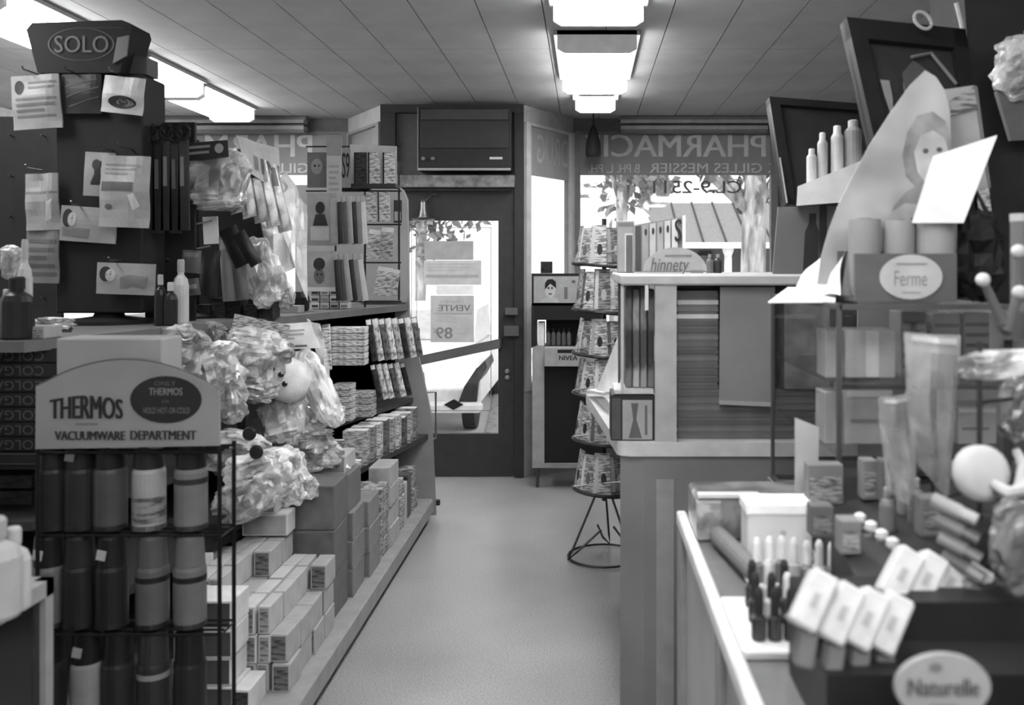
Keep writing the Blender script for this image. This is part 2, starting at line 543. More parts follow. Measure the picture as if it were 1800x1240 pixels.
# the band on the slanted pane beside the door
a, b = Vector((xdr, YD + 0.01)), Vector((xwr, YW))
d = (b - a); n = Vector((-d.y, d.x)).normalized()
def sp(t, z, off=0.008):
    p = a + d * t + n * off
    return Vector((p.x, p.y, z))
q = Quad(sp(0.1, 2.56), sp(0.92, 2.56), sp(0.92, 2.20), sp(0.1, 2.20))
mb = MB(); q.slab(mb, 0.004, 1, 1); mb.build('painted_band', M(135, 'plain', 0.5, k=1.3, scale=4), w3)
q.text('DRUG', 0.97, 0.12, 0.2, 0.72, M(150, 'plain', 0.5, k=1.3), w3, 0.0)
a, b = Vector((xwl, YW)), Vector((xdl, YD + 0.01))
d = (b - a); n = Vector((-d.y, d.x)).normalized()
q = Quad(sp(0.08, 2.56), sp(0.92, 2.56), sp(0.92, 2.20), sp(0.08, 2.20))
mb = MB(); q.slab(mb, 0.004, 1, 1); mb.build('painted_band', band, w4)

# dark recessed entrance: frame, air conditioner opening, shelf, door
dk = M(60, 'plain', 0.45)
dk2 = M(64, 'plain', 0.5)
sD = YD / F
trim = bpy.data.objects.new('trim_1', None); col.objects.link(trim); trim['kind'] = 'structure'
def bx(px0, px1, py0, py1, y0, y1):
    return MB().box(XX(px0, YD), XX(px1, YD), y0, y1, ZZ(py1, YD), ZZ(py0, YD))
bx(670, 696, 199.5, 842, YD - 0.03, YD + 0.09).build('door_jamb', dk, trim)
bx(905, 921, 199.5, 842, YD - 0.03, YD + 0.09).build('door_jamb', dk, trim)
MB().box(xdl, xdr, YD - 0.03, YD + 0.09, ZZ(199, YD), ZC + 0.002).build('door_head', dk, trim)
bx(696, 905, 199, 333, YD + 0.03, YD + 0.07).build('transom_panel', M(84), trim)
bx(697, 906, 311, 331, YD - 0.12, YD + 0.03).build('stone_shelf', M(104, 'stone', 0.5), trim)

# air conditioner
ac = thing('air_conditioner', 'dark boxy window air conditioner mounted above the shop door', 'air conditioner', (XX(820, YD), YD - 0.1, ZZ(303, YD)))
x0, x1, zt, zb = XX(742, YD), XX(901, YD), ZZ(196, YD), ZZ(304, YD)
yf = YD - 0.16
MB().box(x0, x1, yf, YD + 0.03, zb, zt).build('casing', M(52), ac, bevel=0.006)
MB().box(x0 + 0.015, x1 - 0.015, yf - 0.012, yf, ZZ(266, YD), ZZ(219, YD)).build('front_panel', M(60), ac, bevel=0.003)
MB().box(x0 + 0.015, x1 - 0.015, yf - 0.008, yf, ZZ(299, YD), ZZ(271, YD)).build('control_panel', M(50), ac)
for i in range(7):
    zz = ZZ(200 + i * 2.4, YD)
    MB().box(x0 + 0.02, x1 - 0.02, yf - 0.008, yf, zz - 0.006, zz).build('grille_slat', M(72), ac)
for px in (752, 768):
    c = P(px, 284, yf - 0.008)
    MB().lathe([(0.016, 0), (0.016, 0.012), (0.011, 0.018)], n=14).xf(Matrix.Translation((XX(px, YD), yf - 0.008, ZZ(284, YD))) @ Matrix.Rotation(math.radians(90), 4, 'X')).build('control_knob', M(105, 'metal', 0.35), ac)
MB().box(XX(865, YD), XX(887, YD), yf - 0.012, yf - 0.007, ZZ(285, YD), ZZ(281, YD)).build('name_plate', M(190, 'metal', 0.3), ac)
MB().box(x0, x1, yf - 0.014, yf, ZZ(304, YD), ZZ(300, YD)).build('bottom_trim', M(140, 'metal', 0.35), ac)
MB().box(x0 - 0.004, x0 + 0.004, yf - 0.01, yf, zb, zt).build('side_trim', M(110, 'metal', 0.4), ac)

# shop door
door = bpy.data.objects.new('door_1', None); col.objects.link(door); door['kind'] = 'structure'
y0, y1 = YD, YD + 0.045
bx(697, 718, 334, 838, y0, y1).build('door_stile', dk2, door)
bx(876, 904, 334, 838, y0, y1).build('door_stile', dk2, door)
bx(718, 876, 334, 388, y0, y1).build('door_rail', dk2, door)
bx(718, 876, 763, 838, y0, y1).build('door_rail', dk2, door)
MB().box(XX(718, YD), XX(876, YD), y0 + 0.018, y0 + 0.024, ZZ(763, YD), ZZ(388, YD)).build('pane', glass, door)
# alarm foil round the pane
yf = y0 + 0.017
fo = MB()
for (pa, pb, pc, pd) in ((722, 863, 400, 401), (722, 863, 722, 723.2), (862, 863.2, 400, 723), (722, 723, 400, 723), (731, 732, 410, 560)):
    fo.box(XX(pa, YD), XX(pb, YD), yf - 0.001, yf, ZZ(pd, YD), ZZ(pc, YD))
fo.build('alarm_foil', M(120), door)
# slanting push bar
a, b = P(733, 634, YD), P(880, 603, YD)
bar = MB()
for p in (a, b): pass
up = Vector((0, 0, 0.034))
bar.hexa([Vector((a.x, YD - 0.075, a.z)) - up, Vector((b.x, YD - 0.06, b.z)) - up, Vector((b.x, YD - 0.045, b.z)) - up, Vector((a.x, YD - 0.06, a.z)) - up,
          Vector((a.x, YD - 0.075, a.z)) + up, Vector((b.x, YD - 0.06, b.z)) + up, Vector((b.x, YD - 0.045, b.z)) + up, Vector((a.x, YD - 0.06, a.z)) + up])
bar.build('push_bar', M(84, 'plain', 0.4), door)
for p in (a, b):
    MB().box(p.x - 0.012, p.x + 0.012, YD - 0.06, YD, p.z - 0.03, p.z + 0.03).build('push_bar_bracket', dk, door)
bx(727, 738, 577, 645, YD - 0.08, YD).build('push_bar_mount', M(50), door)
bx(889, 911, 541, 553, YD - 0.055, YD).build('latch_plate', M(92, 'metal', 0.4), door)
bx(887, 913, 572, 590, YD - 0.055, YD).build('lock_box', M(86, 'metal', 0.4), door)
for py in (653, 664):
    MB().lathe([(0.018, 0), (0.018, 0.012), (0.01, 0.02)], n=14).xf(Matrix.Translation((XX(892, YD), YD, ZZ(py, YD))) @ Matrix.Rotation(math.radians(90), 4, 'X')).build('lock_cylinder', M(135, 'metal', 0.35), door)
# bell over the door
be = thing('door_bell', 'small metal bell on a bracket fixed over the shop door glass', 'bell', P(745, 384, YD - 0.05))
c = P(744, 372, YD - 0.06)
MB().lathe([(0.045, -0.05), (0.03, -0.03), (0.022, 0.02), (0.02, 0.06), (0.012, 0.085)], c=c, n=16).build('bell_dome', M(115, 'metal', 0.4), be, smooth=True)
MB().box(c.x - 0.08, c.x + 0.08, c.y - 0.01, c.y + 0.06, c.z - 0.062, c.z - 0.05).build('bell_base', M(92, 'metal', 0.45), be)
MB().tube([c + Vector((0.0, 0.05, 0.07)), c + Vector((0.05, 0.05, 0.12)), c + Vector((0.09, 0.04, 0.13))], 0.006).build('bell_spring', M(100, 'metal', 0.4), be)

# notices stuck on the door glass, printed to be read from outside
def notice(x0, y0_, x1, y1_, v, label, specs, th=0.0015):
    q = qrect(x0, y0_, x1, y1_, YD + 0.012)
    o = card(q, 'door_notice', M(v, 'plain', 0.7, k=1.05), label, 'notice', th)
    for s_ in specs:
        if s_[0] == 't': q.text(s_[1], s_[4], s_[3], s_[2], s_[5], s_[6], o, s_[7] if len(s_) > 7 else 0.0, off=0.0012)
        elif s_[0] == 'h': decorate(q, o, [s_])
    return o
notice(745, 458, 846, 501, 188, 'wide pale notice with faint lines of print on the door glass', [('h', 0.06, 0.12, 0.93, 0.5, 3, 165), ('h', 0.04, 0.58, 0.95, 0.86, 1, 150)])
notice(767, 502, 832, 518, 246, 'small blank white slip of paper stuck on the door glass', [])
notice(757, 520, 833, 602, 184, 'sale notice reading VENTE and 89 cents on the door glass', [
    ('t', 'GRANDE', 0.2, 0.1, 0.76, 0.16, 150), ('t', 'VENTE', 0.18, 0.2, 0.92, 0.33, 112, 0.025), ('h', 0.06, 0.37, 0.96, 0.42, 1, 150), ('h', 0.3, 0.46, 0.85, 0.6, 3, 165),
    ('t', '89', 0.13, 0.68, 0.5, 0.92, 118, 0.03), ('t', '\u00a2', 0.06, 0.68, 0.12, 0.82, 130), ('h', 0.56, 0.7, 0.92, 0.86, 2, 165)])
notice(746, 424, 832, 457, 158, 'grey cardboard shape with cut corners hung on the door glass', [])

# rolled blinds (head boxes) above both windows
def blind(px0, px1, label):
    Yb = YW - 0.13
    o = thing('window_blind', label, 'blind', (XX((px0 + px1) / 2, Yb), Yb, ZZ(236, Yb)))
    MB().box(XX(px0, Yb), XX(px1, Yb), Yb, YW, ZZ(211, Yb), ZC - 0.003).build('head_box', M(100), o)
    for i, (za, zb_, v) in enumerate(((211, 217, 135), (218, 221, 70), (221.5, 228, 140), (228, 233, 100))):
        MB().box(XX(px0 + 3, Yb), XX(px1 - 3, Yb), Yb - 0.02 + 0.01 * (i % 2), Yb + 0.08, ZZ(zb_, Yb), ZZ(za, Yb)).build('blind_slat', M(v, 'plain', 0.4), o)
blind(1088, 1352, 'rolled up slatted blind above the window lettered PHARMACIE')
blind(250, 538, 'rolled up slatted blind above the window behind the bagged goods')
# small dark pendant in front of the lettering
pl = thing('pendant_lamp', 'dark bell shaped pendant lamp hanging before the PHARMACIE lettering', 'lamp', P(1043, 276, 6.95))
c = P(1043, 276, 6.95)
MB().lathe([(0.055, 0), (0.06, 0.02), (0.055, 0.1), (0.04, 0.17), (0.02, 0.22), (0.012, 0.24)], c=c, n=18).build('lamp_shade', M(58), pl, smooth=True)
MB().tube([c + Vector((0, 0, 0.23)), (c.x, c.y, ZC)], 0.006).build('cord', M(50), pl)

# ---------------------------------------------------------------- ceiling fluorescents
lampm = M(250, 'lamp', k=1)
def fixture(x0, x1, y0, y1, label, rail=0.035, h=0.105):
    o = thing('ceiling_light', label, 'light', ((x0 + x1) / 2, (y0 + y1) / 2, ZC - h), 'fluorescent ceiling lights')
    z0 = ZC - h
    n = 10; prof = []
    for i in range(n + 1):
        t = math.pi * i / n
        prof.append((x0 + rail + (x1 - x0 - 2 * rail) * (0.5 - 0.5 * math.copysign(abs(math.cos(t)) ** 0.6, math.cos(t))), 0, ZC - 0.02 - (h - 0.02) * math.sin(t) ** 0.5))
    MB().prism([(p[0], y0 + 0.02, p[2]) for p in prof], (0, y1 - y0 - 0.04, 0)).build('diffuser', lampm, o, smooth=False)
    for ya, yb in ((y0, y0 + 0.02), (y1 - 0.02, y1)):
        MB().prism([(x0 + rail * 0.5, ya, ZC - 0.002), (x1 - rail * 0.5, ya, ZC - 0.002), (x1 - rail * 0.5, ya, z0 + 0.015), (x1 - rail * 1.5, ya, z0 - 0.006), (x0 + rail * 1.5, ya, z0 - 0.006), (x0 + rail * 0.5, ya, z0 + 0.015)], (0, yb - ya, 0)).build('end_cap', M(225), o)
    MB().box(x0, x1, y0, y1, ZC - 0.022, ZC - 0.002).build('housing', M(140), o)
LB = 'white fluorescent ceiling light in the row over the aisle'
for y0, y1 in ((-2.6, -1.35), (-1.0, 0.25), (0.9, 2.15), (2.75, 4.02)):
    fixture(-0.16, 0.27, y0, y1, LB)
fixture(-0.16, 0.27, 4.5, 5.62, 'white fluorescent ceiling light over the wire floor stand end of the aisle')
fixture(-0.09, 0.22, 5.66, 6.3, 'short white fluorescent ceiling light nearest the shop door')
LB = 'white fluorescent ceiling light in the row above the packet display column'
for y0, y1 in ((-2.6, -1.35), (2.4, 3.6), (3.75, 4.93)):
    fixture(-2.82, -2.38, y0, y1, LB)
fixture(-2.82, -2.38, 4.98, 5.72, 'white fluorescent ceiling light above the bagged goods by the window')
fixture(-2.78, -2.42, 5.8, 6.7, 'white fluorescent ceiling light tight against the window wall')

for y0, y1 in ((-2.6, -1.35), (-0.75, 0.5)):  # extra fixtures out of view, added to brighten the counter side
    fixture(1.05, 1.48, y0, y1, 'added unseen fluorescent ceiling light brightening the sales counter goods')

# ================================================================ the street
gz = -0.32
ex = M(215, 'plain', 0.8, k=1.0, scale=2)
struct(MB().box(-30, 30, YW + 0.12, 80, gz - 0.1, gz), 'ground', ex)
struct(MB().prism([(xdl - 0.6, YD + 0.05, -0.12), (xdr + 0.6, YD + 0.05, -0.12), (xdr + 1.2, 8.2, gz + 0.02), (xdl - 1.2, 8.2, gz + 0.02)], (0, 0, 0.1)), 'ramp', ex)
gv = MB().prism([(-0.98, 8.25, gz + 0.001), (0.9, 8.25, gz + 0.001), (0.4, 15, gz + 0.001), (-1.45, 15, gz + 0.001)], (0, 0, 0.03)).build('gravel_strip', M(165, 'gravel', 0.9, k=0.8))
gv['kind'] = 'structure'

# white car, tail towards the shop
cy0 = 9.6
car = thing('parked_car', 'white finned car parked on the street seen through the door glass', 'car', (-2.1, 11.7, gz))
cxr, cxl = -1.12, -2.98
def carbody(xa, xb, prof):
    return MB().prism([(xa, y, z) for y, z in prof], (xb - xa, 0, 0))
carbody(cxl, cxr, [(cy0, gz + 0.35), (cy0 + 0.05, gz + 0.82), (cy0 + 1.3, gz + 0.9), (cy0 + 4.1, gz + 0.88), (cy0 + 4.35, gz + 0.7), (cy0 + 4.35, gz + 0.35)]).build('body', M(240, 'plain', 0.3, k=0.95), car, bevel=0.05)
carbody(cxl + 0.2, cxr - 0.2, [(cy0 + 0.95, gz + 0.88), (cy0 + 1.45, gz + 1.36), (cy0 + 2.7, gz + 1.38), (cy0 + 3.2, gz + 0.88)]).build('cabin', M(235, 'plain', 0.3, k=0.95), car, bevel=0.04)
MB().prism([(cxl + 0.32, cy0 + 1.06, gz + 0.98), (cxr - 0.32, cy0 + 1.06, gz + 0.98), (cxr - 0.36, cy0 + 1.4, gz + 1.3), (cxl + 0.36, cy0 + 1.4, gz + 1.3)], (0, -0.03, 0.02)).build('rear_window', M(150, 'plain', 0.15), car)
for xx_ in (cxl + 0.06, cxr - 0.06):
    s_ = 1 if xx_ > -2 else -1
    MB().prism([(xx_ - 0.03, cy0 - 0.03, gz + 0.4), (xx_ - 0.16 * s_, cy0 - 0.03, gz + 0.42), (xx_ - 0.1 * s_, cy0 - 0.04, gz + 0.58), (xx_ + 0.02 * s_, cy0 - 0.04, gz + 0.76), (xx_ + 0.12 * s_, cy0 - 0.02, gz + 0.86), (xx_ + 0.14 * s_, cy0 - 0.02, gz + 0.78), (xx_ + 0.05 * s_, cy0 - 0.03, gz + 0.62), (xx_ + 0.03 * s_, cy0 - 0.03, gz + 0.4)], (0, 0.7, 0)).build('tail_fin', M(70, 'plain', 0.35), car)
MB().box(cxl - 0.03, cxr + 0.03, cy0 - 0.1, cy0 + 0.05, gz + 0.31, gz + 0.42).build('bumper', M(215, 'plain', 0.25), car, bevel=0.03)
cb = P(797, 712, cy0 - 0.11)
MB().prism([(cb.x - 0.1, cb.y, cb.z), (cb.x, cb.y, cb.z + 0.055), (cb.x + 0.1, cb.y, cb.z), (cb.x, cb.y, cb.z - 0.055)], (0, 0.04, 0)).build('bumper_badge', M(35), car)
for xx_ in (cxl + 0.1, cxr - 0.28):
    for yy in (cy0 + 0.8, cy0 + 3.5):
        MB().lathe([(0.2, 0), (0.32, 0.02), (0.32, 0.16), (0.2, 0.18)], n=24).xf(Matrix.Translation((xx_, yy, gz + 0.32)) @ Matrix.Rotation(math.pi / 2, 4, 'Y')).build('wheel', M(60), car)

# house across the street with a porch
hs = thing('house', 'pale house with a seamed porch roof and white post seen through the window', 'house', (3.2, 24, gz))
Yh = 22.0
xa, xb = XX(1085, Yh), XX(1500, Yh)
MB().box(xa, xb, Yh + 2, Yh + 8, gz, 2.9).build('wall', M(120, k=0.7), hs)
ze = ZZ(431, Yh)
MB().hexa([(xa + 1.3, Yh - 0.1, ze), (xb, Yh - 0.1, ze), (xb, Yh + 2.4, 3.15), (xa + 0.6, Yh + 2.4, 3.15), (xa + 1.3, Yh - 0.1, ze + 0.06), (xb, Yh - 0.1, ze + 0.06), (xb, Yh + 2.4, 3.21), (xa + 0.6, Yh + 2.4, 3.21)]).build('porch_roof', M(168, k=0.55), hs)
for i in range(9):
    x_ = xa + 1.5 + i * 0.55
    MB().hexa([(x_, Yh - 0.11, ze + 0.06), (x_ + 0.04, Yh - 0.11, ze + 0.06), (x_ + 0.04, Yh + 2.4, 3.21), (x_, Yh + 2.4, 3.21), (x_, Yh - 0.11, ze + 0.1), (x_ + 0.04, Yh - 0.11, ze + 0.1), (x_ + 0.04, Yh + 2.4, 3.25), (x_, Yh + 2.4, 3.25)]).build('roof_seam', M(90, k=0.5), hs)
MB().box(xa + 1.2, xb, Yh - 0.2, Yh - 0.1, ze - 0.08, ze + 0.06).build('eave_board', M(245), hs)
for px in (1281, 1393, 1500):
    MB().lathe([(0.12, 0), (0.1, 0.1), (0.09, 2.1), (0.13, 2.2), (0.14, ze - gz - 0.08)], c=(XX(px, Yh), Yh + 0.1, gz), n=14).build('porch_post', M(245), hs)
MB().box(XX(1141, Yh), XX(1192, Yh), Yh + 2.5, Yh + 4, 2.5, 5.2).build('upper_storey', M(130, k=0.6), hs)
MB().hexa([(XX(1080, Yh), Yh + 1.5, 2.5), (XX(1215, Yh), Yh + 1.5, 2.0), (XX(1215, Yh), Yh + 1.7, 2.0), (XX(1080, Yh), Yh + 1.7, 2.5), (XX(1080, Yh), Yh + 1.5, 3.0), (XX(1135, Yh), Yh + 1.5, 3.0), (XX(1135, Yh), Yh + 1.7, 3.0), (XX(1080, Yh), Yh + 1.7, 3.0)]).build('gable', M(248), hs)
for px in (1245, 1330):
    w_ = MB().box(XX(px, Yh), XX(px + 26, Yh), Yh + 1.93, Yh + 2.0, 0.7, 1.9).build('window', M(60), hs)
    MB().box(XX(px + 3, Yh), XX(px + 23, Yh), Yh + 1.9, Yh + 1.93, 0.8, 1.8).build('pane', M(80, rough=0.2), w_)
struct_h = None

# trees
def leaves(mb, c, r, n, seed, size=0.11):
    rnd = random.Random(seed)
    for _ in range(n):
        v = Vector((rnd.gauss(0, 1), rnd.gauss(0, 1), rnd.gauss(0, 0.8)))
        v = v.normalized() * r * rnd.random() ** 0.45
        p = Vector(c) + v
        u = Vector((rnd.gauss(0, 1), rnd.gauss(0, 1), rnd.gauss(0, 1))).normalized()
        w = u.cross(Vector((rnd.gauss(0, 1), rnd.gauss(0, 1), rnd.gauss(0, 1)))).normalized()
        s_ = size * (0.6 + 0.8 * rnd.random())
        mb.add([p - u * s_, p + w * s_ * 0.5, p + u * s_, p - w * s_ * 0.5], [(0, 1, 2, 3)])
def tree(px, Y, r, zf, crowns, label, seed, n=260):
    x_ = XX(px, Y)
    t = thing('street_tree', label, 'tree', (x_, Y, gz))
    tr_ = MB().tube([(x_ - 0.05, Y, gz), (x_, Y, 0.8), (x_ + 0.03, Y, zf), (x_ + 0.1, Y, zf + 1.5)], [r * 1.25, r, r * 0.95, r * 0.5], 12)
    for k, (cx, cy, cz, cr) in enumerate(crowns):
        tr_.tube([(x_ + 0.03, Y, zf - 0.1), ((x_ + cx) / 2, (Y + cy) / 2, (zf + cz) / 2 + 0.1), (cx, cy, cz)], [r * 0.5, r * 0.3, r * 0.1], 7)
    tr_.build('trunk', M(185, 'bark', 0.9, k=0.75), t, smooth=True)
    lv = MB()
    for k, (cx, cy, cz, cr) in enumerate(crowns):
        leaves(lv, (cx, cy, cz), cr, int(n * cr), seed + k)
    lv.build('crown', M(150, 'plain', 0.8, k=0.7), t)
tree(1322, 12.0, 0.17, 2.3, [(2.2, 12, 3.1, 0.9), (1.2, 12.3, 3.4, 0.7), (3.0, 12.2, 3.2, 0.9), (0.6, 11.6, 3.3, 0.6)], 'rough barked tree on the street behind the telephone number lettering', 3)
tree(1090, 15.0, 0.1, 2.6, [(0.5, 15, 3.0, 0.75), (1.1, 15.2, 3.0, 0.5), (0.1, 15, 3.8, 0.8)], 'slim leafy street tree beside the entrance seen through the window', 9, 200)
tree(738, 15.6, 0.1, 2.3, [(-2.77, 15.6, 2.2, 0.58), (-2.3, 15.8, 2.6, 0.7), (-1.75, 15.4, 2.65, 0.52), (-3.2, 15.6, 3.1, 1.0)], 'slim leafy street tree seen through the door glass', 21, 200)
# ================================================================ left side: shelving gondola and its goods
YE = 5.5
gon = thing('gondola_shelving', 'long pale shelving unit beside the aisle with stepped shelves and end panel', 'shelving', (-1.7, 4.2, 0))
pale = M(132, 'plain', 0.5, scale=5)
MB().prism([(-0.97, 2.75, 0), (-0.97, YE - 0.02, 0), (-2.6, YE - 0.02, 0), (-2.6, 2.75, 0)], (0, 0, 0.045)).build('kick_plinth', M(40), gon)
MB().prism([(-0.92, 2.72, 0.045), (-0.92, YE, 0.045), (-2.62, YE, 0.045), (-2.62, 2.72, 0.045)], (0, 0, 0.085)).build('base_deck', M(128, 'plain', 0.5), gon, bevel=0.008)
def shelf(name, x_far, slope, z, t=0.028, y_near=2.82, depth=0.62, v=96):
    xn = x_far - slope * (YE - 0.02 - y_near)
    return MB().prism([(x_far, YE - 0.02, z - t), (xn, y_near, z - t), (xn - depth, y_near, z - t), (x_far - depth, YE - 0.02, z - t)], (0, 0, t)).build(name, M(v), gon)
shelf('shelf', -0.95, 0.19, 0.52, v=70)
shelf('shelf', -1.04, 0.255, 0.74, v=70)
shelf('top_shelf', -1.07, 0.252, 1.30, t=0.035, depth=0.85, v=82)
MB().prism([(-1.55, YE - 0.02, 0.13), (-2.2, 2.82, 0.13), (-2.23, 2.82, 0.13), (-1.58, YE - 0.02, 0.13)], (0, 0, 1.15)).build('back_panel', M(62), gon)
# far end panel, narrower towards the top
MB().prism([(-0.905, YE - 0.02, 0.03), (-0.93, YE - 0.02, 0.62), (-1.0, YE - 0.02, 0.95), (-1.065, YE - 0.02, 1.25), (-1.075, YE - 0.02, 1.93), (-1.1, YE - 0.02, 1.99), (-1.14, YE - 0.02, 2.02), (-1.75, YE - 0.02, 2.02), (-1.75, YE - 0.02, 0.03)], (0, 0.035, 0)).build('end_panel', M(122, 'plain', 0.5, scale=5), gon)
MB().box(-1.36, -1.08, YE - 0.045, YE - 0.02, 1.315, 1.34).build('end_panel_ledge', M(120), gon)
MB().box(-2.55, -1.15, YE - 0.02, YE + 0.01, 0.13, 1.27).build('rear_upright', M(60), gon)
for k, (xa, ya) in enumerate(((-1.9, 2.84), (-1.62, 4.3))):
    MB().box(xa - 0.02, xa + 0.02, ya - 0.02, ya + 0.02, 0.13, 1.27).build('upright', M(58), gon)
# rounded bumper / bracket on the end panel towards the door
br = thing('basket_hook', 'thin metal hook bracket on the end of the pale shelving unit', 'hook', P(757, 776, YE + 0.05))
MB().tube([P(741, 690, YE + 0.03), P(766, 690, YE + 0.05), P(766, 770, YE + 0.05), P(752, 776, YE + 0.03)], 0.008).build('rod', M(110, 'metal', 0.4), br)
MB().tube([P(742, 655, YE + 0.02), P(748, 700, YE + 0.02), P(752, 776, YE + 0.03)], 0.012).build('bracket', M(125, 'metal', 0.4), br)
MB().lathe([(0.02, 0), (0.02, 0.03)], c=P(768, 888, YE + 0.03), n=12).build('foot', M(50), br)

TONE = 0.95
# ---- cartons stacked on the base deck
def boxes(x0, x1, y0, y1, n, h, v, label, group, z=0.13, name='carton', cat='box', faces=None, jit=0.006, seed=1, kind='plain', tops=None):
    rnd = random.Random(seed)
    proto = None
    for i in range(n):
        w, d = x1 - x0, y1 - y0
        loc = ((x0 + x1) / 2 + rnd.uniform(-jit, jit), (y0 + y1) / 2 + rnd.uniform(-jit, jit), z + i * h)
        if proto is None:
            proto = thing(name, label, cat, (0, 0, 0), group)
            MB().box(-w / 2, w / 2, -d / 2, d / 2, 0, h - 0.0025).build('body', M(v, kind, 0.55), proto, bevel=0.002)
            if faces is not None:      # printed panel on the end that looks down the aisle
                MB().box(-w / 2 + 0.006, w / 2 - 0.006, -d / 2 - 0.001, -d / 2, 0.006, h - 0.010).build('printed_panel', M(faces, 'print', 0.5, scale=20, k=1.6) if w < 0.1 else M(faces, 'mottle', 0.5, scale=8), proto)
            if tops is not None:
                MB().box(w / 2, w / 2 + 0.001, -d / 2 + 0.008, d / 2 - 0.008, h * 0.25, h * 0.75).build('side_label', M(tops, 'print', 0.5, scale=45), proto)
            o = proto; o.location = loc
        else:
            o = dup(proto, loc, 0, None, group)
        o.rotation_euler = (0, 0, rnd.uniform(-0.03, 0.03))
    return z + n * h
G1 = 'small white cartons stacked on the base deck'
L1 = 'small white carton in the stepped stacks'
L1d = 'white carton with a dark printed end on the base deck'
# nearest stack, dark printed ends
boxes(-1.27, -1.105, 2.84, 2.98, 4, 0.09, 182, L1d, 'white cartons with dark ends', faces=52, seed=2)
boxes(-1.10, -1.045, 2.84, 2.98, 1, 0.082, 182, L1d, 'white cartons with dark ends', faces=60, seed=3)
k = 10
for yk, n0 in ((3.0, 4), (3.14, 4), (3.28, 4), (3.42, 4)):
    xk = -1.30
    i = 0
    while xk < -0.99:
        w = 0.044 + 0.01 * ((i + k) % 3)
        t = (xk + 1.30) / 0.33
        n = max(1, round(n0 + 0.3 - 2.3 * t + (0.45 if (i + k) % 2 else -0.25) + (yk - 3.0) * 0.9))
        boxes(xk, xk + w - 0.004, yk, yk + 0.128, min(n, 5), 0.094, (160, 172, 148)[(i + k) % 3], L1 + ', ' + {3.0: 'row at the wire rack', 3.14: 'second row', 3.28: 'third row', 3.42: 'row by dark cartons'}[yk], G1, seed=k, faces=(90, 104, 76)[i % 3])
        xk += w; k += 1; i += 1
boxes(-1.372, -1.31, 3.02, 3.2, 4, 0.1, 178, 'broad white carton behind the small stepped cartons on the deck', 'broad white cartons', faces=64, seed=60)
zt = boxes(-1.30, -1.13, 3.44, 3.54, 1, 0.085, 172, 'broad light carton on top of the small stepped stacks', 'broad light cartons', z=0.512, faces=126, seed=61)
boxes(-1.29, -1.18, 3.44, 3.54, 1, 0.06, 176, 'small light carton topping the stepped white stacks', None, z=zt, faces=96, seed=62)
boxes(-1.42, -1.31, 3.3, 3.42, 4, 0.088, 150, 'grey carton standing behind the stepped white stacks', 'grey cartons behind the stacks', seed=63)
boxes(-1.255, -1.0, 3.60, 3.82, 3, 0.178, 92, 'large dark grey carton in the tallest stack on the deck', 'large dark grey cartons', seed=64, jit=0.003, faces=84)
boxes(-1.21, -0.985, 3.85, 4.06, 3, 0.12, 112, 'mid grey carton beside the large dark cartons', 'mid grey cartons', seed=65, faces=84)
boxes(-1.21, -1.0, 3.85, 4.06, 1, 0.16, 100, 'dark grey carton on top of mid grey cartons', None, z=0.49, seed=66, faces=56)
boxes(-1.2, -1.02, 3.86, 4.05, 1, 0.075, 160, 'flat light carton with a dark stripe topping the dark cartons', None, z=0.65, seed=67, faces=110)
boxes(-1.2, -0.975, 4.09, 4.3, 3, 0.115, 118, 'plain grey carton in the middle of the deck', 'plain grey cartons', seed=68, faces=92)
boxes(-1.16, -0.98, 4.33, 4.5, 4, 0.085, 138, 'flowered carton with pale patches in the deck row', 'flowered cartons', seed=69, kind='print')
boxes(-1.08, -0.975, 4.53, 4.74, 4, 0.1, 152, 'light grey carton in the stack before the paperbacks on the deck', 'light grey cartons', seed=70, faces=140)
boxes(-1.16, -0.98, 4.78, 4.9, 3, 0.09, 150, 'spotted carton beside the light grey cartons under the paperbacks', 'spotted cartons', seed=71, kind='print', faces=120)
boxes(-1.08, -0.98, 4.95, 5.02, 1, 0.22, 160, 'tall slim white carton near the door end of the deck', None, seed=72, faces=130)
boxes(-1.07, -0.985, 5.06, 5.14, 1, 0.24, 84, 'tall slim dark carton near the door end of the deck', None, seed=73, faces=70)
boxes(-1.09, -0.99, 5.2, 5.32, 2, 0.12, 142, 'spotted carton at the very end of the deck', 'spotted end cartons', seed=74, kind='print')

TONE = 0.92
# ---- middle shelves: bagged goods
bag(322, 622, 78, 96, 3.45, 'crumpled clear bag of dark and white pieces above the vacuumware sign', 130, 20, seed=1, amp=0.25)
bag(372, 652, 96, 92, 3.5, 'crumpled clear bag sagging just behind the vacuumware sign corner', 182, -15, seed=2, amp=0.25)
bag(355, 590, 80, 50, 3.7, 'flat dark print bag tucked under the top shelf edge', 110, 0, seed=3)
bag(445, 640, 118, 128, 3.75, 'wide pale cellophane bag beside the stuffed toy', 165, 12, seed=4, header=150)
bag(402, 700, 60, 90, 3.5, 'glossy bag of white pieces tucked beside the vacuumware sign', 150, -10, seed=5, amp=0.25)
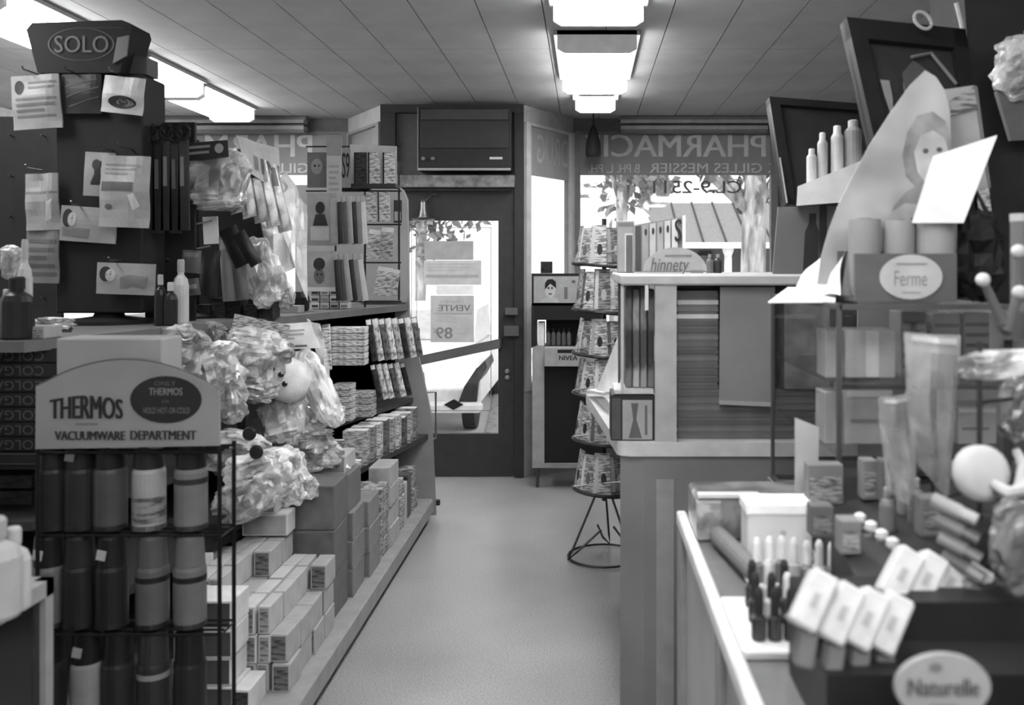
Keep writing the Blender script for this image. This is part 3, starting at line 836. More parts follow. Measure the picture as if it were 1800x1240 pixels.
# stuffed toy in a bag
toy = thing('stuffed_toy', 'white stuffed toy with button eyes packed in clear plastic', 'toy', P(505, 760, 3.85))
tm = M(205, 'plain', 0.8, scale=30)
MB().blob(0.2, 0.19, 0.15, 3, 0.05, 0.9).at(P(507, 668, 3.8), 25).build('head', tm, toy, smooth=True)
MB().blob(0.2, 0.24, 0.15, 4, 0.08, 0.7, 36, 26, 2.2, 0.28).at(P(500, 728, 3.86), -12).build('body', M(176, 'cello', 0.3, scale=9), toy)
MB().blob(0.11, 0.36, 0.09, 5, 0.08, 0.7, 36, 26, 2.2, 0.3).at(P(560, 682, 3.82), -27).build('arm', M(185, 'cello', 0.3, scale=9), toy)
for px, py in ((479, 649), (494, 659), (501, 675)):
    MB().lathe([(0.008, 0), (0.012, 0.006), (0.008, 0.012)], n=12).xf(Matrix.Translation(P(px, py, 3.72)) @ Matrix.Rotation(math.pi / 2, 4, 'X')).build('button_eye', M(40, rough=0.2), toy)
q = qpx((455, 573), (545, 566), (562, 612), (462, 616), 3.78, bulge=0.01)
o = card(q, 'toy_header_card', M(205), 'white printed header card clipped over the stuffed toy', 'card', 0.003)
decorate(q, o, [('h', 0.1, 0.25, 0.85, 0.7, 3, 150), ('r', 0.1, 0.85, 0.8, 0.93, 96)])
q = qpx((458, 590), (466, 590), (456, 618), (450, 616), 3.74)
card(q, 'dark_clip', M(52), 'small dark clip beside the toy header card', 'clip', 0.01, nu=1, nv=1)
q = qpx((540, 560), (562, 572), (585, 700), (570, 690), [4.0, 4.1, 4.1, 4.0], bulge=0.015, wr=0.02)
card(q, 'film_sheet', M(215, 'film', 0.2, lo=0.15, hi=0.6), 'clear plastic film hanging beside the stuffed toy arm', 'film', 0.002)
bag(545, 725, 60, 60, 4.0, 'small crumpled printed bag under the stuffed toy arm', 170, 10, seed=7, amp=0.22)
# lower shelf bags
bag(420, 800, 100, 84, 3.45, 'pale patterned bag with dark round pieces on the low shelf', 150, 10, seed=8, scale=14)
bag(455, 842, 110, 96, 3.4, 'plump pale bag of mixed shapes on the low shelf', 184, -12, seed=9, scale=14)
bag(428, 880, 96, 72, 3.3, 'low drooping bag over the edge of the low shelf', 150, -25, seed=10, amp=0.2)
bag(505, 838, 66, 100, 3.55, 'tall creased white bag hanging over the stacked cartons', 186, -18, seed=11, amp=0.2)
bag(545, 792, 96, 78, 3.85, 'lumpy white bag of small pieces on the low shelf', 160, 0, seed=12, amp=0.28, sq=0.7)
bag(572, 812, 66, 60, 3.9, 'bunched white bag of tags at the low shelf edge', 190, 20, seed=13, amp=0.3, sq=0.7)
bag(535, 858, 44, 40, 3.55, 'small rounded clear pouch drooping before the dark cartons', 160, 0, seed=14)
for (px, py, yy) in ((440, 763, 3.33), (452, 795, 3.3)):
    c = P(px, py, yy)
    one(MB().lathe([(0.018, 0), (0.026, 0.01), (0.02, 0.022)], n=16).xf(Matrix.Translation(c) @ Matrix.Rotation(math.radians(80), 4, 'X')), 'dark_disc', M(44, rough=0.3), 'small dark round disc shown in the patterned bag on the low shelf', 'disc', 'dark discs in the patterned bag')

TONE = 1.1
# ---- wrapped packs and cards further along
q = None
def slabs(x0, x1, y0, y1, n, Y, v, label, group, depth=0.1, name='wrapped_pack', cat='pack'):
    h = (y1 - y0) / n
    dz = (0.741 - ZZ(y1, Y)) if name == 'soap_box' else 0.0
    for i in range(n):
        a, b = P(x0, y0 + h * i + h * 0.92, Y), P(x1, y0 + h * i, Y)
        mb = MB().box(a.x, b.x, Y, Y + depth, a.z + dz, b.z + dz)
        one(mb, name, M(v - 14 * (i % 2), 'print', 0.35, scale=50), label, cat, group, bevel=0.003)
slabs(577, 640, 576, 644, 6, 4.6, 178, 'flat white wrapped pack in the hanging bundle under the top shelf', 'wrapped packs in the bundle')
q = qpx((566, 572), (578, 570), (582, 650), (570, 652), 4.55)
o = card(q, 'folded_wrapper', M(185, 'print', 0.4), 'narrow pale folded wrapper beside the wrapped packs', 'wrapper', 0.02, nu=1, nv=4)
slabs(585, 618, 672, 738, 6, 4.62, 168, 'small white soap box in the tall pile on the middle shelf', 'soap boxes in the tall pile', 0.09, 'soap_box', 'box')
slabs(553, 600, 720, 752, 3, 4.5, 160, 'small white soap box in the low pile on the middle shelf', 'soap boxes in the low pile', 0.08, 'soap_box', 'box')
slabs(618, 655, 690, 735, 4, 4.75, 150, 'spotted soap box in the pile behind on the middle shelf', 'soap boxes in the pile behind', 0.09, 'soap_box', 'box')
# leaning carded goods
def leaning(px0, px1, y0, y1, n, Y, dx, label, group, vs=(60, 175, 90, 190, 150)):
    for i in range(n):
        t = i / max(1, n - 1)
        x_ = px0 + (px1 - px0) * t
        w = (px1 - px0) / n * 0.95
        yy = Y + 0.5 * t
        q = qpx((x_, y0 - 3 * t), (x_ + w, y0 - 2 - 3 * t), (x_ + w + dx, y1 - 8 * t), (x_ + dx, y1 - 8 * t + 3), yy, bulge=0.006)
        v = vs[i % len(vs)]
        o = card(q, 'carded_pack', M(v, 'print', 0.35, scale=40, stretch=(2, 1, 1)), label, 'pack', 0.012, group, nu=3, nv=4)
        q.rect(0.05, 0.02, 0.95, 0.14, 200, o, 'header_strip')
leaning(642, 722, 562, 634, 8, 4.75, 12, 'slim carded pack leaning in the upper row by the end panel', 'leaning packs in the upper row')
leaning(650, 702, 642, 702, 6, 4.8, 14, 'slim carded pack leaning in the lower row by the end panel', 'leaning packs in the lower row', (58, 170, 180, 80, 186))
# paperback books on the low shelf
rnd = random.Random(5)
for i in range(9):
    y0 = 4.62 + i * 0.083
    v = (150, 120, 170, 90, 140, 165, 80, 150, 110)[i]
    xr = -1.115 + 0.19 * (y0 - 4.62)
    hh = 0.17 + rnd.uniform(-0.015, 0.015)
    b_ = thing('paperback_book', 'upright paperback in the row at the end of the low shelf', 'book', (xr - 0.06, y0, 0.52), 'paperbacks on the low shelf')
    MB().box(xr - 0.12, xr, y0, y0 + 0.076, 0.52, 0.52 + hh).build('cover', M(v, 'print', 0.5, scale=25), b_)
    MB().box(xr - 0.115, xr - 0.004, y0 + 0.006, y0 + 0.07, 0.52 + hh, 0.52 + hh + 0.002).build('page_edge', M(190), b_)
for i in range(4):
    y0 = 4.2 + i * 0.06; xr = -1.2 + 0.19 * (y0 - 4.2)
    b_ = thing('paperback_book', 'thin upright booklet beside the bags on the low shelf', 'book', (xr - 0.06, y0, 0.52), 'thin booklets on the low shelf')
    MB().box(xr - 0.1, xr, y0, y0 + 0.03, 0.52, 0.68 + 0.012 * (i % 2)).build('cover', M((160, 90, 180, 130)[i], 'print', 0.5), b_)
    MB().box(xr - 0.095, xr - 0.004, y0 + 0.004, y0 + 0.026, 0.68 + 0.012 * (i % 2), 0.682 + 0.012 * (i % 2)).build('page_edge', M(190), b_)
one(MB().box(-1.3, -1.13, 4.45, 4.58, 0.52, 0.56), 'flat_box', M(190, 'print'), 'flat white box lying before the paperbacks on the low shelf', 'box')

TONE = 0.7
# ---- above the top shelf: racks of cards
def hang(x0, y0, x1, y1, Y, v, label, roll=0, specs=(), cat='packet', name='hanging_packet', thick=0.008, kind='plain', bulge=0.008, wr=0.004, group=None, seed=0, **kw):
    q = qrect(x0, y0, x1, y1, Y, roll, bulge=bulge, wr=wr, seed=seed)
    o = card(q, name, M(v, kind, 0.4, **kw), label, cat, thick, group)
    decorate(q, o, specs)
    return o, q
rack = thing('wire_rack', 'dark wire rack holding cards before the pale end panel on the top shelf', 'rack', (-1.45, 5.05, 1.30))
for px in (588, 640, 700):
    MB().tube([(XX(px, 5.1), 5.12, 1.30 if px < 690 else 1.34), (XX(px, 5.1), 5.12, 2.12)], 0.006).build('upright_wire', M(48, 'metal', 0.4), rack)
for py in (258, 336, 395, 462, 530):
    MB().tube([(XX(536, 5.1), 5.12, ZZ(py, 5.12)), (XX(704, 5.1), 5.12, ZZ(py, 5.12))], 0.005).build('cross_wire', M(48, 'metal', 0.4), rack)
MB().box(XX(596, 5.1), XX(650, 5.1), 5.09, 5.14, ZZ(336, 5.1), ZZ(324, 5.1)).build('rack_clamp', M(44), rack)
hang(574, 240, 600, 352, 4.9, 150, 'tall narrow pale card rising above the card rack', 0, [('r', 0.0, 0.0, 1.0, 0.3, 120), ('h', 0.15, 0.45, 0.85, 0.9, 5, 130)], 'card', bulge=0, wr=0)
hang(600, 262, 616, 330, 4.95, 132, 'small dark lettered price card beside the booklet box', 0, [('t', 'S9', 0.1, 0.1, 0.9, 0.75, 50, 0.02)], 'card', bulge=0, wr=0)
hang(540, 268, 574, 330, 4.95, 84, 'dark card with a pale doll face above the rack', 0, [('e', 0.5, 0.4, 0.3, 0.22, 112), ('e', 0.4, 0.38, 0.05, 0.03, 50), ('e', 0.6, 0.38, 0.05, 0.03, 50)], 'card', bulge=0, wr=0)
# open display box with two booklets
bb = thing('booklet_box', 'open pale display box of narrow booklets on top of the rack', 'box', P(656, 330, 5.0))
MB().prism([P(615, 254, 5.08), P(697, 257, 5.08), P(697, 326, 5.08), P(615, 326, 5.08)], (0, 0.01, 0)).build('back_card', M(158), bb)
MB().box(XX(615, 5), XX(697, 5), 4.96, 5.08, ZZ(330, 5), ZZ(324, 5)).build('box_bottom', M(60), bb)
for i, px in enumerate((622, 646, 672)):
    q = qpx((px, 268), (px + 22, 268), (px + 22, 325), (px, 325), 5.0)
    o = card(q, 'booklet', M((70, 172, 176)[i], 'print', 0.4, scale=35), 'narrow printed booklet standing in the pale display box', 'booklet', 0.012, 'booklets in the display box', nu=2, nv=3)
    q.rect(0.02, 0.0, 0.16, 1.0, 52, o, 'spine')
for i, px in enumerate((640, 663)):
    q = qpx((px, 338), (px + 21, 337), (px + 22, 389), (px + 1, 390), 5.0)
    o = card(q, 'booklet', M(174, 'print', 0.4, scale=35), 'narrow printed booklet in the second row of the rack', 'booklet', 0.012, 'booklets in the second row', nu=2, nv=3)
    q.rect(0.02, 0.0, 0.14, 1.0, 60, o, 'spine')
hang(692, 352, 706, 392, 5.35, 66, 'small dark card beside the booklets in the second rack row', 0, [('r', 0.1, 0.5, 0.9, 0.9, 150)], 'card', bulge=0)
for i, (a0, b0, a1, b1, r_) in enumerate(((646, 404, 668, 455, 6), (668, 400, 692, 458, 4), (660, 470, 690, 520, 8), (688, 474, 700, 522, 8))):
    hang(a0, b0, a1, b1, 5.0, (160, 150, 172, 165)[i], 'clear wrapped printed packet in the lower rack rows', r_, [('r', 0.05, 0, 0.95, 0.15, 190)], kind='print', group='packets in the lower rack rows', seed=i, scale=30)
# slanting dark and light cards in the middle of the rack
for row, (ya, yb, n) in enumerate(((344, 428, 6), (446, 528, 6))):
    for i in range(n):
        x_ = 592 + i * 8.4 - 6 * row
        yy = 4.6 + 0.07 * i
        q = qpx((x_, ya + 2), (x_ + 7.5, ya), (x_ + 12 + 3 * row + 5 * row * i / n, yb), (x_ + 2 + 3 * row + 5 * row * i / n, yb + 2), yy, bulge=0.004)
        o = card(q, 'comb_card', M((60, 78, 150, 56, 120, 190)[i], 'plain', 0.35), 'slim carded pack hung slantwise in the %s part of the rack' % ('upper', 'lower')[row], 'pack', 0.01, 'slanted packs in the %s rack' % ('upper', 'lower')[row], nu=2, nv=4)
        q.rect(0.0, 0.0, 1.0, 0.12, 150, o, 'header_strip')
hang(540, 340, 592, 432, 4.7, 136, 'pale card with a dark doll figure hanging in the rack', 0, [('e', 0.45, 0.28, 0.16, 0.12, 52), ('p', [(0.3, 0.4), (0.6, 0.4), (0.72, 0.62), (0.2, 0.62)], 64), ('r', 0.12, 0.64, 0.75, 0.9, 168), ('r', 0.8, 0.1, 0.98, 0.95, 150)], 'card')
hang(540, 442, 592, 512, 4.65, 150, 'arched pale card with a dark doll face under the doll card', 0, [('e', 0.42, 0.32, 0.2, 0.16, 62), ('e', 0.42, 0.62, 0.18, 0.2, 100), ('e', 0.36, 0.58, 0.03, 0.03, 40), ('e', 0.5, 0.58, 0.03, 0.03, 40), ('r', 0.0, 0.9, 1, 1, 195)], 'card')
rnd = random.Random(8)
for i in range(12):
    cx, r_ = 546 + (i % 4) * 17, i // 4
    a, b = P(cx, 545 - r_ * 13, 4.9), P(cx + 15, 545 - r_ * 13 - 12, 4.9)
    z0 = 1.302 + r_ * 0.036
    o = thing('small_carton', 'small white carton in the pile at the top shelf edge', 'box', ((a.x + b.x) / 2, 4.93, z0), 'small cartons at the top shelf edge')
    MB().box(a.x, b.x, 4.9, 4.97, z0, z0 + 0.034).build('body', M(190 - 20 * (i % 3)), o, bevel=0.002)
    MB().box(a.x + 0.006, b.x - 0.006, 4.8985, 4.9, z0 + 0.008, z0 + 0.02).build('label_print', M(70 + 50 * (i % 2)), o)
one(MB().lathe([(0.05, 0), (0.062, 0.01), (0.062, 0.07), (0.05, 0.09), (0.045, 0.1)], c=(XX(522, 4.7), 4.7, 1.30), n=20), 'dark_jar', M(40, rough=0.3), 'round dark jar on the top shelf beside the small cartons', 'jar', smooth=False)
one(MB().box(XX(470, 4.5), XX(524, 4.5), 4.5, 4.6, 1.301, 1.335), 'flat_tray', M(150), 'flat grey tray at the edge of the top shelf', 'tray')

# ---- nearer: bagged goods and brushes on a dark hanging stand
st = thing('peg_stand', 'dark tall peg stand crowded with hanging bags on the top shelf', 'stand', (XX(330, 4.10), 4.10, 1.30))
MB().tube([(XX(345, 4.10), 4.10, 1.30), (XX(345, 4.10), 4.10, 2.1)], 0.014, 8).build('pole', M(40), st)
MB().lathe([(0.12, 0), (0.12, 0.012), (0.03, 0.03)], c=(XX(345, 4.10), 4.10, 1.30), n=24).build('base', M(42), st)
for k in range(6):
    z_ = 1.5 + 0.11 * k
    for sx in (-1, 1):
        MB().tube([(XX(345, 4.10), 4.09, z_), (XX(345, 4.10) + sx * 0.12, 3.97, z_ + 0.01)], 0.004).build('peg', M(60, 'metal', 0.4), st)
bag(378, 315, 108, 112, 3.90, 'large pale cellophane bag with a dark printed header', 168, 4, seed=21, scale=12, amp=0.1)
q = qpx((322, 252), (400, 246), (402, 276), (324, 284), 3.83)
o = card(q, 'header_card', M(66), 'dark header card with pale script above the large pale bag', 'card', 0.003)
decorate(q, o, [('h', 0.04, 0.2, 0.6, 0.85, 2, 138), ('e', 0.8, 0.45, 0.1, 0.28, 150), ('r', 0.72, 0.4, 0.88, 0.5, 90)])
q = qpx((415, 237), (490, 262), (494, 340), (432, 300), [3.95, 4.15, 4.15, 3.95], wr=0.01)
o = card(q, 'lettered_card', M(160), 'pale card with dark lettering hanging aslant over the brushes', 'card', 0.004)
q.text('IN', 0.5, 0.42, 0.95, 0.8, 84, o, 0.03)
q.rect(0.3, 0.42, 0.42, 0.78, 110, o)
for i in range(5):
    x_ = 398 + i * 17
    q = qpx((x_, 262 + 6 * i), (x_ + 18, 260 + 7 * i), (x_ + 30 + 4 * i, 372 + 8 * i), (x_ + 8 + 4 * i, 378 + 8 * i), 3.95 + 0.04 * i, bulge=0.02)
    o = card(q, 'brush_pack', M((150, 176, 140, 182, 168)[i], 'cello', 0.3, scale=16), 'long clear packet of a dark handled brush', 'packet', 0.02, 'brush packets', nu=4, nv=6)
    q.rect(0.1, 0.06, 0.9, 0.34, (40, 46, 60, 150, 120)[i], o, 'brush_head')
q = qpx((470, 345), (500, 300), (540, 360), (538, 530), [4.25, 4.45, 4.45, 4.25], wr=0.03)
card(q, 'film_sheet', M(200, 'film', 0.25, lo=0.35, hi=0.85, scale=6), 'long clear plastic bag hanging before the window', 'film', 0.002)
q = qpx((455, 375), (498, 360), (520, 470), (478, 490), [4.15, 4.35, 4.35, 4.15], wr=0.02, bulge=0.02)
card(q, 'film_bag', M(165, 'film', 0.3, lo=0.5, hi=0.95, scale=7), 'grey translucent garment bag hanging behind the brush packets', 'bag', 0.004)
hang(357, 381, 383, 429, 4.05, 240, 'small white panel standing in for a bright window gap between dark goods', -3, [], 'card', bulge=0, wr=0)  # added white panel imitates the bright window showing through a gap
for i, (a0, b0, a1, b1, r_, v) in enumerate(((388, 415, 414, 530, -4, 130), (410, 430, 432, 528, -6, 96), (398, 398, 430, 470, -25, 44), (424, 405, 446, 470, -30, 50))):
    hang(a0, b0, a1, b1, 3.95 - 0.02 * i, v, ('slim grey packet hanging below the window gap stand-in', 'slim dark packet hanging below the window gap stand-in', 'dark brush head in the lower bag row', 'dark slanted brush handle in the lower bag row')[i], r_, [('r', 0.1, 0.05, 0.9, 0.2, v + 40)] if i < 2 else [], kind='plain', bulge=0.02)
bag(458, 480, 66, 120, 4.00, 'bright creased bag slanting down to the top shelf', 185, -22, seed=23, scale=12, amp=0.16)
bag(490, 500, 34, 90, 4.15, 'narrow bright bag leaning on the creased bag', 178, -24, seed=24, scale=12)
# dark combs with ring handles
for i in range(5):
    x_ = 262 + i * 15
    c = P(x_, 232 + 5 * (i % 2), 3.70)
    o = thing('dark_comb', 'long dark comb with a ring handle hanging behind the packet column', 'comb', P(x_, 445, 3.70), 'dark ring handled combs')
    MB().tube([c + Vector((0.024 * math.cos(t * math.pi / 6), 0, 0.03 * math.sin(t * math.pi / 6))) for t in range(12)], 0.009, 6, True).build('ring_handle', M(46), o)
    MB().prism([c + Vector((-0.018, 0, -0.03)), c + Vector((0.018, 0, -0.03)), c + Vector((0.024, 0, -0.4)), c + Vector((-0.022, 0, -0.4))], (0, 0.012, 0)).build('comb_back', M(50 + 8 * (i % 3)), o)
    MB().prism([c + Vector((-0.012, -0.002, -0.1)), c + Vector((0.002, -0.002, -0.1)), c + Vector((0.004, -0.002, -0.22)), c + Vector((-0.012, -0.002, -0.22))], (0, 0.002, 0)).build('sticker', M(80 + 20 * (i % 3)), o)
# bottles and little goods on the top shelf
def bottle(px, py, h, r, Y, v, label, cap=None, group=None, z=None, n=16, name='bottle', rough=0.3):
    zz = z if z is not None else ZZ(py, Y)
    o = thing(name, label, 'bottle', (XX(px, Y), Y, zz), group)
    MB().lathe([(r * 0.92, 0), (r, 0.008), (r, h * 0.6), (r * 0.8, h * 0.7), (r * 0.4, h * 0.76), (r * 0.4, h * 0.8)], c=(XX(px, Y), Y, zz), n=n).build('body', M(v, rough=rough), o, smooth=False)
    MB().lathe([(r * 0.46, h * 0.8), (r * 0.46, h * 0.97), (r * 0.36, h)], c=(XX(px, Y), Y, zz), n=n).build('cap', M(cap if cap else v * 0.5), o)
    return o
bottle(300, 572, 0.17, 0.026, 3.55, 52, 'dark glass bottle with pale cap on the top shelf', 165, z=1.30)
bottle(318, 570, 0.26, 0.03, 3.65, 178, 'tall white bottle among dark goods on the top shelf', 150, z=1.30)
bottle(282, 570, 0.2, 0.022, 3.55, 46, 'slim dark bottle with white collar on the top shelf', 150, z=1.30)
for i, (px, v) in enumerate(((345, 58), (372, 70), (398, 52), (428, 64), (455, 56))):
    one(MB().box(XX(px, 4.05), XX(px + 24, 4.05), 4.05, 4.15, 1.30, 1.36 + 0.03 * (i % 3)), 'dark_carton', M(v, 'print', scale=30), 'low dark carton lined up on the top shelf under the bags', 'box', 'low dark cartons')
hang(320, 440, 352, 480, 3.85, 96, 'grey pouch hanging beside the window gap stand-in', 3, [('r', 0.1, 0.1, 0.9, 0.3, 120)])
hang(322, 490, 350, 520, 3.85, 88, 'folded dark pouch with a pale band above the top shelf', -6, [('r', 0.0, 0.35, 0.9, 0.6, 130)])
hang(352, 440, 384, 520, 3.93, 60, 'dark hanging bag below the window gap stand-in', 4, [], bulge=0.02)
TONE = 0.75
# ================================================================ left foreground: packet column, vacuumware rack, toothpaste boxes
# dark boards standing behind the hanging goods
def board(px0, px1, py0, py1, Y, label, v=48):
    o = thing('pegboard', label, 'board', (XX((px0 + px1) / 2, Y), Y, 1.30))
    MB().box(XX(px0, Y), XX(px1, Y), Y, Y + 0.02, 1.30, ZZ(py0, Y)).build('panel', M(v), o)
    for k in range(5):
        for j in range(3):
            p = P(px0 + (px1 - px0) * (j + 0.5) / 3, py0 + (py1 - py0) * (k + 0.5) / 5, Y)
            MB().tube([p, p + Vector((0, -0.035, 0.004))], 0.003, 5).build('peg', M(90, 'metal', 0.4), o)
    return o
board(-60, 108, 205, 560, 4.0, 'dark pegboard behind the long hanging strip of sachets')
board(255, 342, 215, 560, 3.85, 'dark pegboard added behind the ring handled combs to block window light', 44)  # added board, shuts out the window light behind the combs
board(338, 478, 262, 545, 4.3, 'dark pegboard added behind the bagged brushes to block window light', 50)  # also added, keeps the bright window from showing behind the brushes

YS = 3.6
TONE = 0.55
so = thing('packet_display', 'tall black revolving column with a flared SOLO header', 'display', (XX(175, YS), YS + 0.15, 1.30))
xa, xb = XX(92, YS), XX(246, YS)
MB().box(xa, xb, YS + 0.02, YS + 0.22, 1.345, ZZ(128, YS)).build('column', M(40, rough=0.6), so, bevel=0.006)
MB().lathe([(0.17, 0), (0.17, 0.015), (0.06, 0.03), (0.05, 0.05)], c=((xa + xb) / 2, YS + 0.1, 1.30), n=26).build('base', M(44), so)
out = [(46, 52), (56, 40), (214, 35), (229, 41), (232, 52), (224, 78), (210, 128), (66, 128), (54, 82)]
MB().prism([P(x, y, YS - 0.02) for x, y in out], (0, 0.16, 0)).build('header', M(24, rough=0.7), so)
q = qpx((46, 40), (232, 40), (232, 128), (46, 128), YS - 0.021)
q.text('SOLO', 0.27, 0.26, 0.78, 0.6, 96, so, 0.01)
q.ring(0.52, 0.43, 0.315, 0.33, 0.05, 88, so)
decorate(q, so, [('h', 0.55, 0.09, 0.92, 0.14, 1, 66)])
MB().prism([P(206, 66, YS - 0.03), P(226, 62, YS - 0.03), P(222, 98, YS - 0.03), P(198, 112, YS - 0.03)], (0, 0.008, 0)).build('header_flank', M(112), so)
MB().prism([P(198, 88, YS + 0.05), P(258, 100, YS + 0.05), P(258, 131, YS + 0.05), P(198, 128, YS + 0.05)], (0, 0.1, 0)).build('header_side', M(90), so)
for py, px in ((131, 68), (131, 140), (133, 216), (265, 200), (262, 232), (362, 152), (300, 74), (458, 216)):
    p = P(px, py, YS + 0.03)
    MB().tube([p, p + Vector((0, -0.1, 0.0)), p + Vector((0, -0.11, 0.012))], 0.0035, 5).build('peg_hook', M(110, 'metal', 0.35), so)

hang(22, 132, 106, 227, YS - 0.03, 150, 'pale packet with wavy print hanging high on the column beside the SOLO header', -4, [('e', 0.18, 0.22, 0.1, 0.13, 58), ('h', 0.36, 0.12, 0.95, 0.3, 2, 112), ('h', 0.1, 0.42, 0.95, 0.85, 4, 112)], bulge=0.012, wr=0.012)
hang(108, 130, 178, 200, YS - 0.01, 58, 'dark packet of hairpins with faint slanted lines under the SOLO header', 0, [('p', [(0.1, 0.3), (0.9, 0.1), (0.9, 0.16), (0.1, 0.36)], 78), ('p', [(0.15, 0.55), (0.95, 0.3), (0.95, 0.36), (0.15, 0.61)], 80), ('p', [(0.2, 0.8), (0.95, 0.55), (0.95, 0.6), (0.2, 0.86)], 76)])
hang(181, 135, 252, 200, YS - 0.04, 192, 'pale packet with a dark eye picture hanging under the SOLO header', 6, [('e', 0.52, 0.7, 0.35, 0.17, 56), ('e', 0.6, 0.72, 0.22, 0.1, 120), ('e', 0.58, 0.7, 0.11, 0.1, 48)], bulge=0.014, wr=0.014)
hang(148, 268, 200, 345, YS - 0.03, 150, 'pale packet with a dark portrait partly behind another packet on the column', 3, [('p', [(0.3, 0.2), (0.6, 0.2), (0.75, 0.75), (0.25, 0.75)], 66), ('e', 0.42, 0.28, 0.14, 0.12, 70)])
o_, q_ = hang(177, 274, 262, 400, YS - 0.07, 160, 'large creased packet with a dark stripe in the middle of the column', 2, [('h', 0.1, 0.12, 0.8, 0.3, 3, 128), ('r', 0.04, 0.37, 0.72, 0.5, 92), ('e', 0.2, 0.72, 0.08, 0.04, 96), ('p', [(0.62, 0.55), (0.75, 0.52), (0.85, 0.7), (0.72, 0.76)], 205)], bulge=0.02, wr=0.02)
hang(106, 364, 204, 426, YS - 0.02, 146, 'pale slanted packet with a small face on the middle of the column', 4, [('e', 0.14, 0.35, 0.1, 0.26, 66), ('e', 0.22, 0.38, 0.08, 0.2, 168), ('p', [(0.05, 0.6), (0.55, 0.62), (0.52, 0.9), (0.05, 0.86)], 118)])
hang(170, 463, 272, 518, YS - 0.03, 152, 'pale packet with a small head and pillow picture low on the column', 2, [('e', 0.16, 0.36, 0.11, 0.24, 62), ('e', 0.25, 0.4, 0.09, 0.2, 172), ('p', [(0.42, 0.45), (0.6, 0.36), (0.9, 0.42), (0.85, 0.8), (0.42, 0.82)], 124)])
hang(46, 305, 103, 405, YS - 0.02, 150, 'upper half of a long creased strip of sachets on the column', -2, [('r', 0.0, 0.32, 1, 0.36, 116), ('p', [(0.7, 0.5), (0.88, 0.45), (0.8, 0.8), (0.62, 0.85)], 190)], bulge=0.012, wr=0.02)
hang(46, 402, 103, 498, YS - 0.015, 118, 'lower half of a long creased strip of sachets on the column', 1, [('h', 0.1, 0.2, 0.95, 0.95, 5, 92)], bulge=0.01, wr=0.012)
# goods left of the column on the top shelf
bottle(44, 560, 0.32, 0.022, 2.95, 190, 'slender white bottle beside the black packet column', 180, z=1.30)
bottle(30, 560, 0.2, 0.05, 2.9, 60, 'broad dark bottle with round shoulders beside the black packet column', 50, z=1.30)
bottle(14, 560, 0.16, 0.03, 2.9, 130, 'grey bottle with pale cap next to the broad dark bottle', 180, z=1.30)
bag(20, 462, 34, 60, 3.0, 'bright crumpled packet hanging by the slender white bottle', 175, 0, seed=31)
tb = thing('low_tray', 'low pale tray with printed front on the top shelf edge', 'tray', (XX(42, 2.9), 2.95, 1.30))
MB().box(XX(-30, 2.9), XX(78, 2.9), 2.9, 3.0, 1.30, 1.34).build('tray_body', M(160), tb, bevel=0.003)
MB().box(XX(-28, 2.9), XX(76, 2.9), 2.898, 2.9, 1.305, 1.333).build('tray_print', M(150, 'print', scale=60), tb)
bag(100, 566, 60, 16, 3.4, 'small shiny wrapped bar lying on the top shelf by the column', 165, 2, seed=32)
bag(105, 580, 40, 14, 3.2, 'little dark wrapped bar lying before the packet column', 70, 0, seed=33)

TONE = 0.7
# pale carton under the top shelf behind the vacuumware sign
# toothpaste boxes stacked upside down
Yc = 2.92
h = 26.0
for i in range(7):
    yt = 613 + i * h
    a, b = P(-60, yt + h * 0.95, Yc), P(104, yt, Yc)
    o = thing('toothpaste_box', 'dark COLGATE toothpaste box lying upside down in the stack beside the arched sign', 'box', ((a.x + b.x) / 2, Yc + 0.05, a.z), 'COLGATE toothpaste boxes')
    MB().box(a.x, b.x, Yc, Yc + 0.1, a.z, b.z).build('body', M(52, rough=0.45), o, bevel=0.002)
    q = qpx((-40, yt), (80, yt), (80, yt + h), (-40, yt + h), Yc - 0.001)
    q.text('COLGATE', 0.98, 0.82, 0.02, 0.18, 84, o, 0.0)
o = one(MB().box(XX(-60, Yc), XX(100, Yc), Yc, Yc + 0.1, ZZ(818, Yc), ZZ(796, Yc)), 'framed_box', M(58), 'flat dark box with a pale outline under the toothpaste boxes', 'box')
q = qpx((-50, 796), (70, 796), (70, 818), (-50, 818), Yc - 0.001)
q.rect(0.0, 0.05, 1, 0.14, 84, o); q.rect(0, 0.86, 1, 0.95, 84, o)
crate = thing('stock_stand', 'dark low stock stand carrying the toothpaste boxes', 'stand', (XX(20, Yc), Yc + 0.08, 0.741))
MB().box(XX(-70, Yc), XX(106, Yc), Yc - 0.01, Yc + 0.16, ZZ(824, Yc), ZZ(818.5, Yc)).build('tray', M(46), crate)
for px in (-60, 96):
    MB().box(XX(px, Yc), XX(px + 8, Yc), Yc, Yc + 0.14, 0.741, ZZ(824, Yc)).build('leg', M(42), crate)
for i, py in enumerate((838, 866)):
    o = one(MB().box(XX(-50, Yc), XX(52, Yc), Yc + 0.01, Yc + 0.1, ZZ(py + 22, Yc), ZZ(py, Yc)), 'dark_carton', M(50, 'print', 0.4, scale=40), 'dark carton with faint print below the toothpaste boxes', 'box', 'dark cartons below the toothpaste boxes')

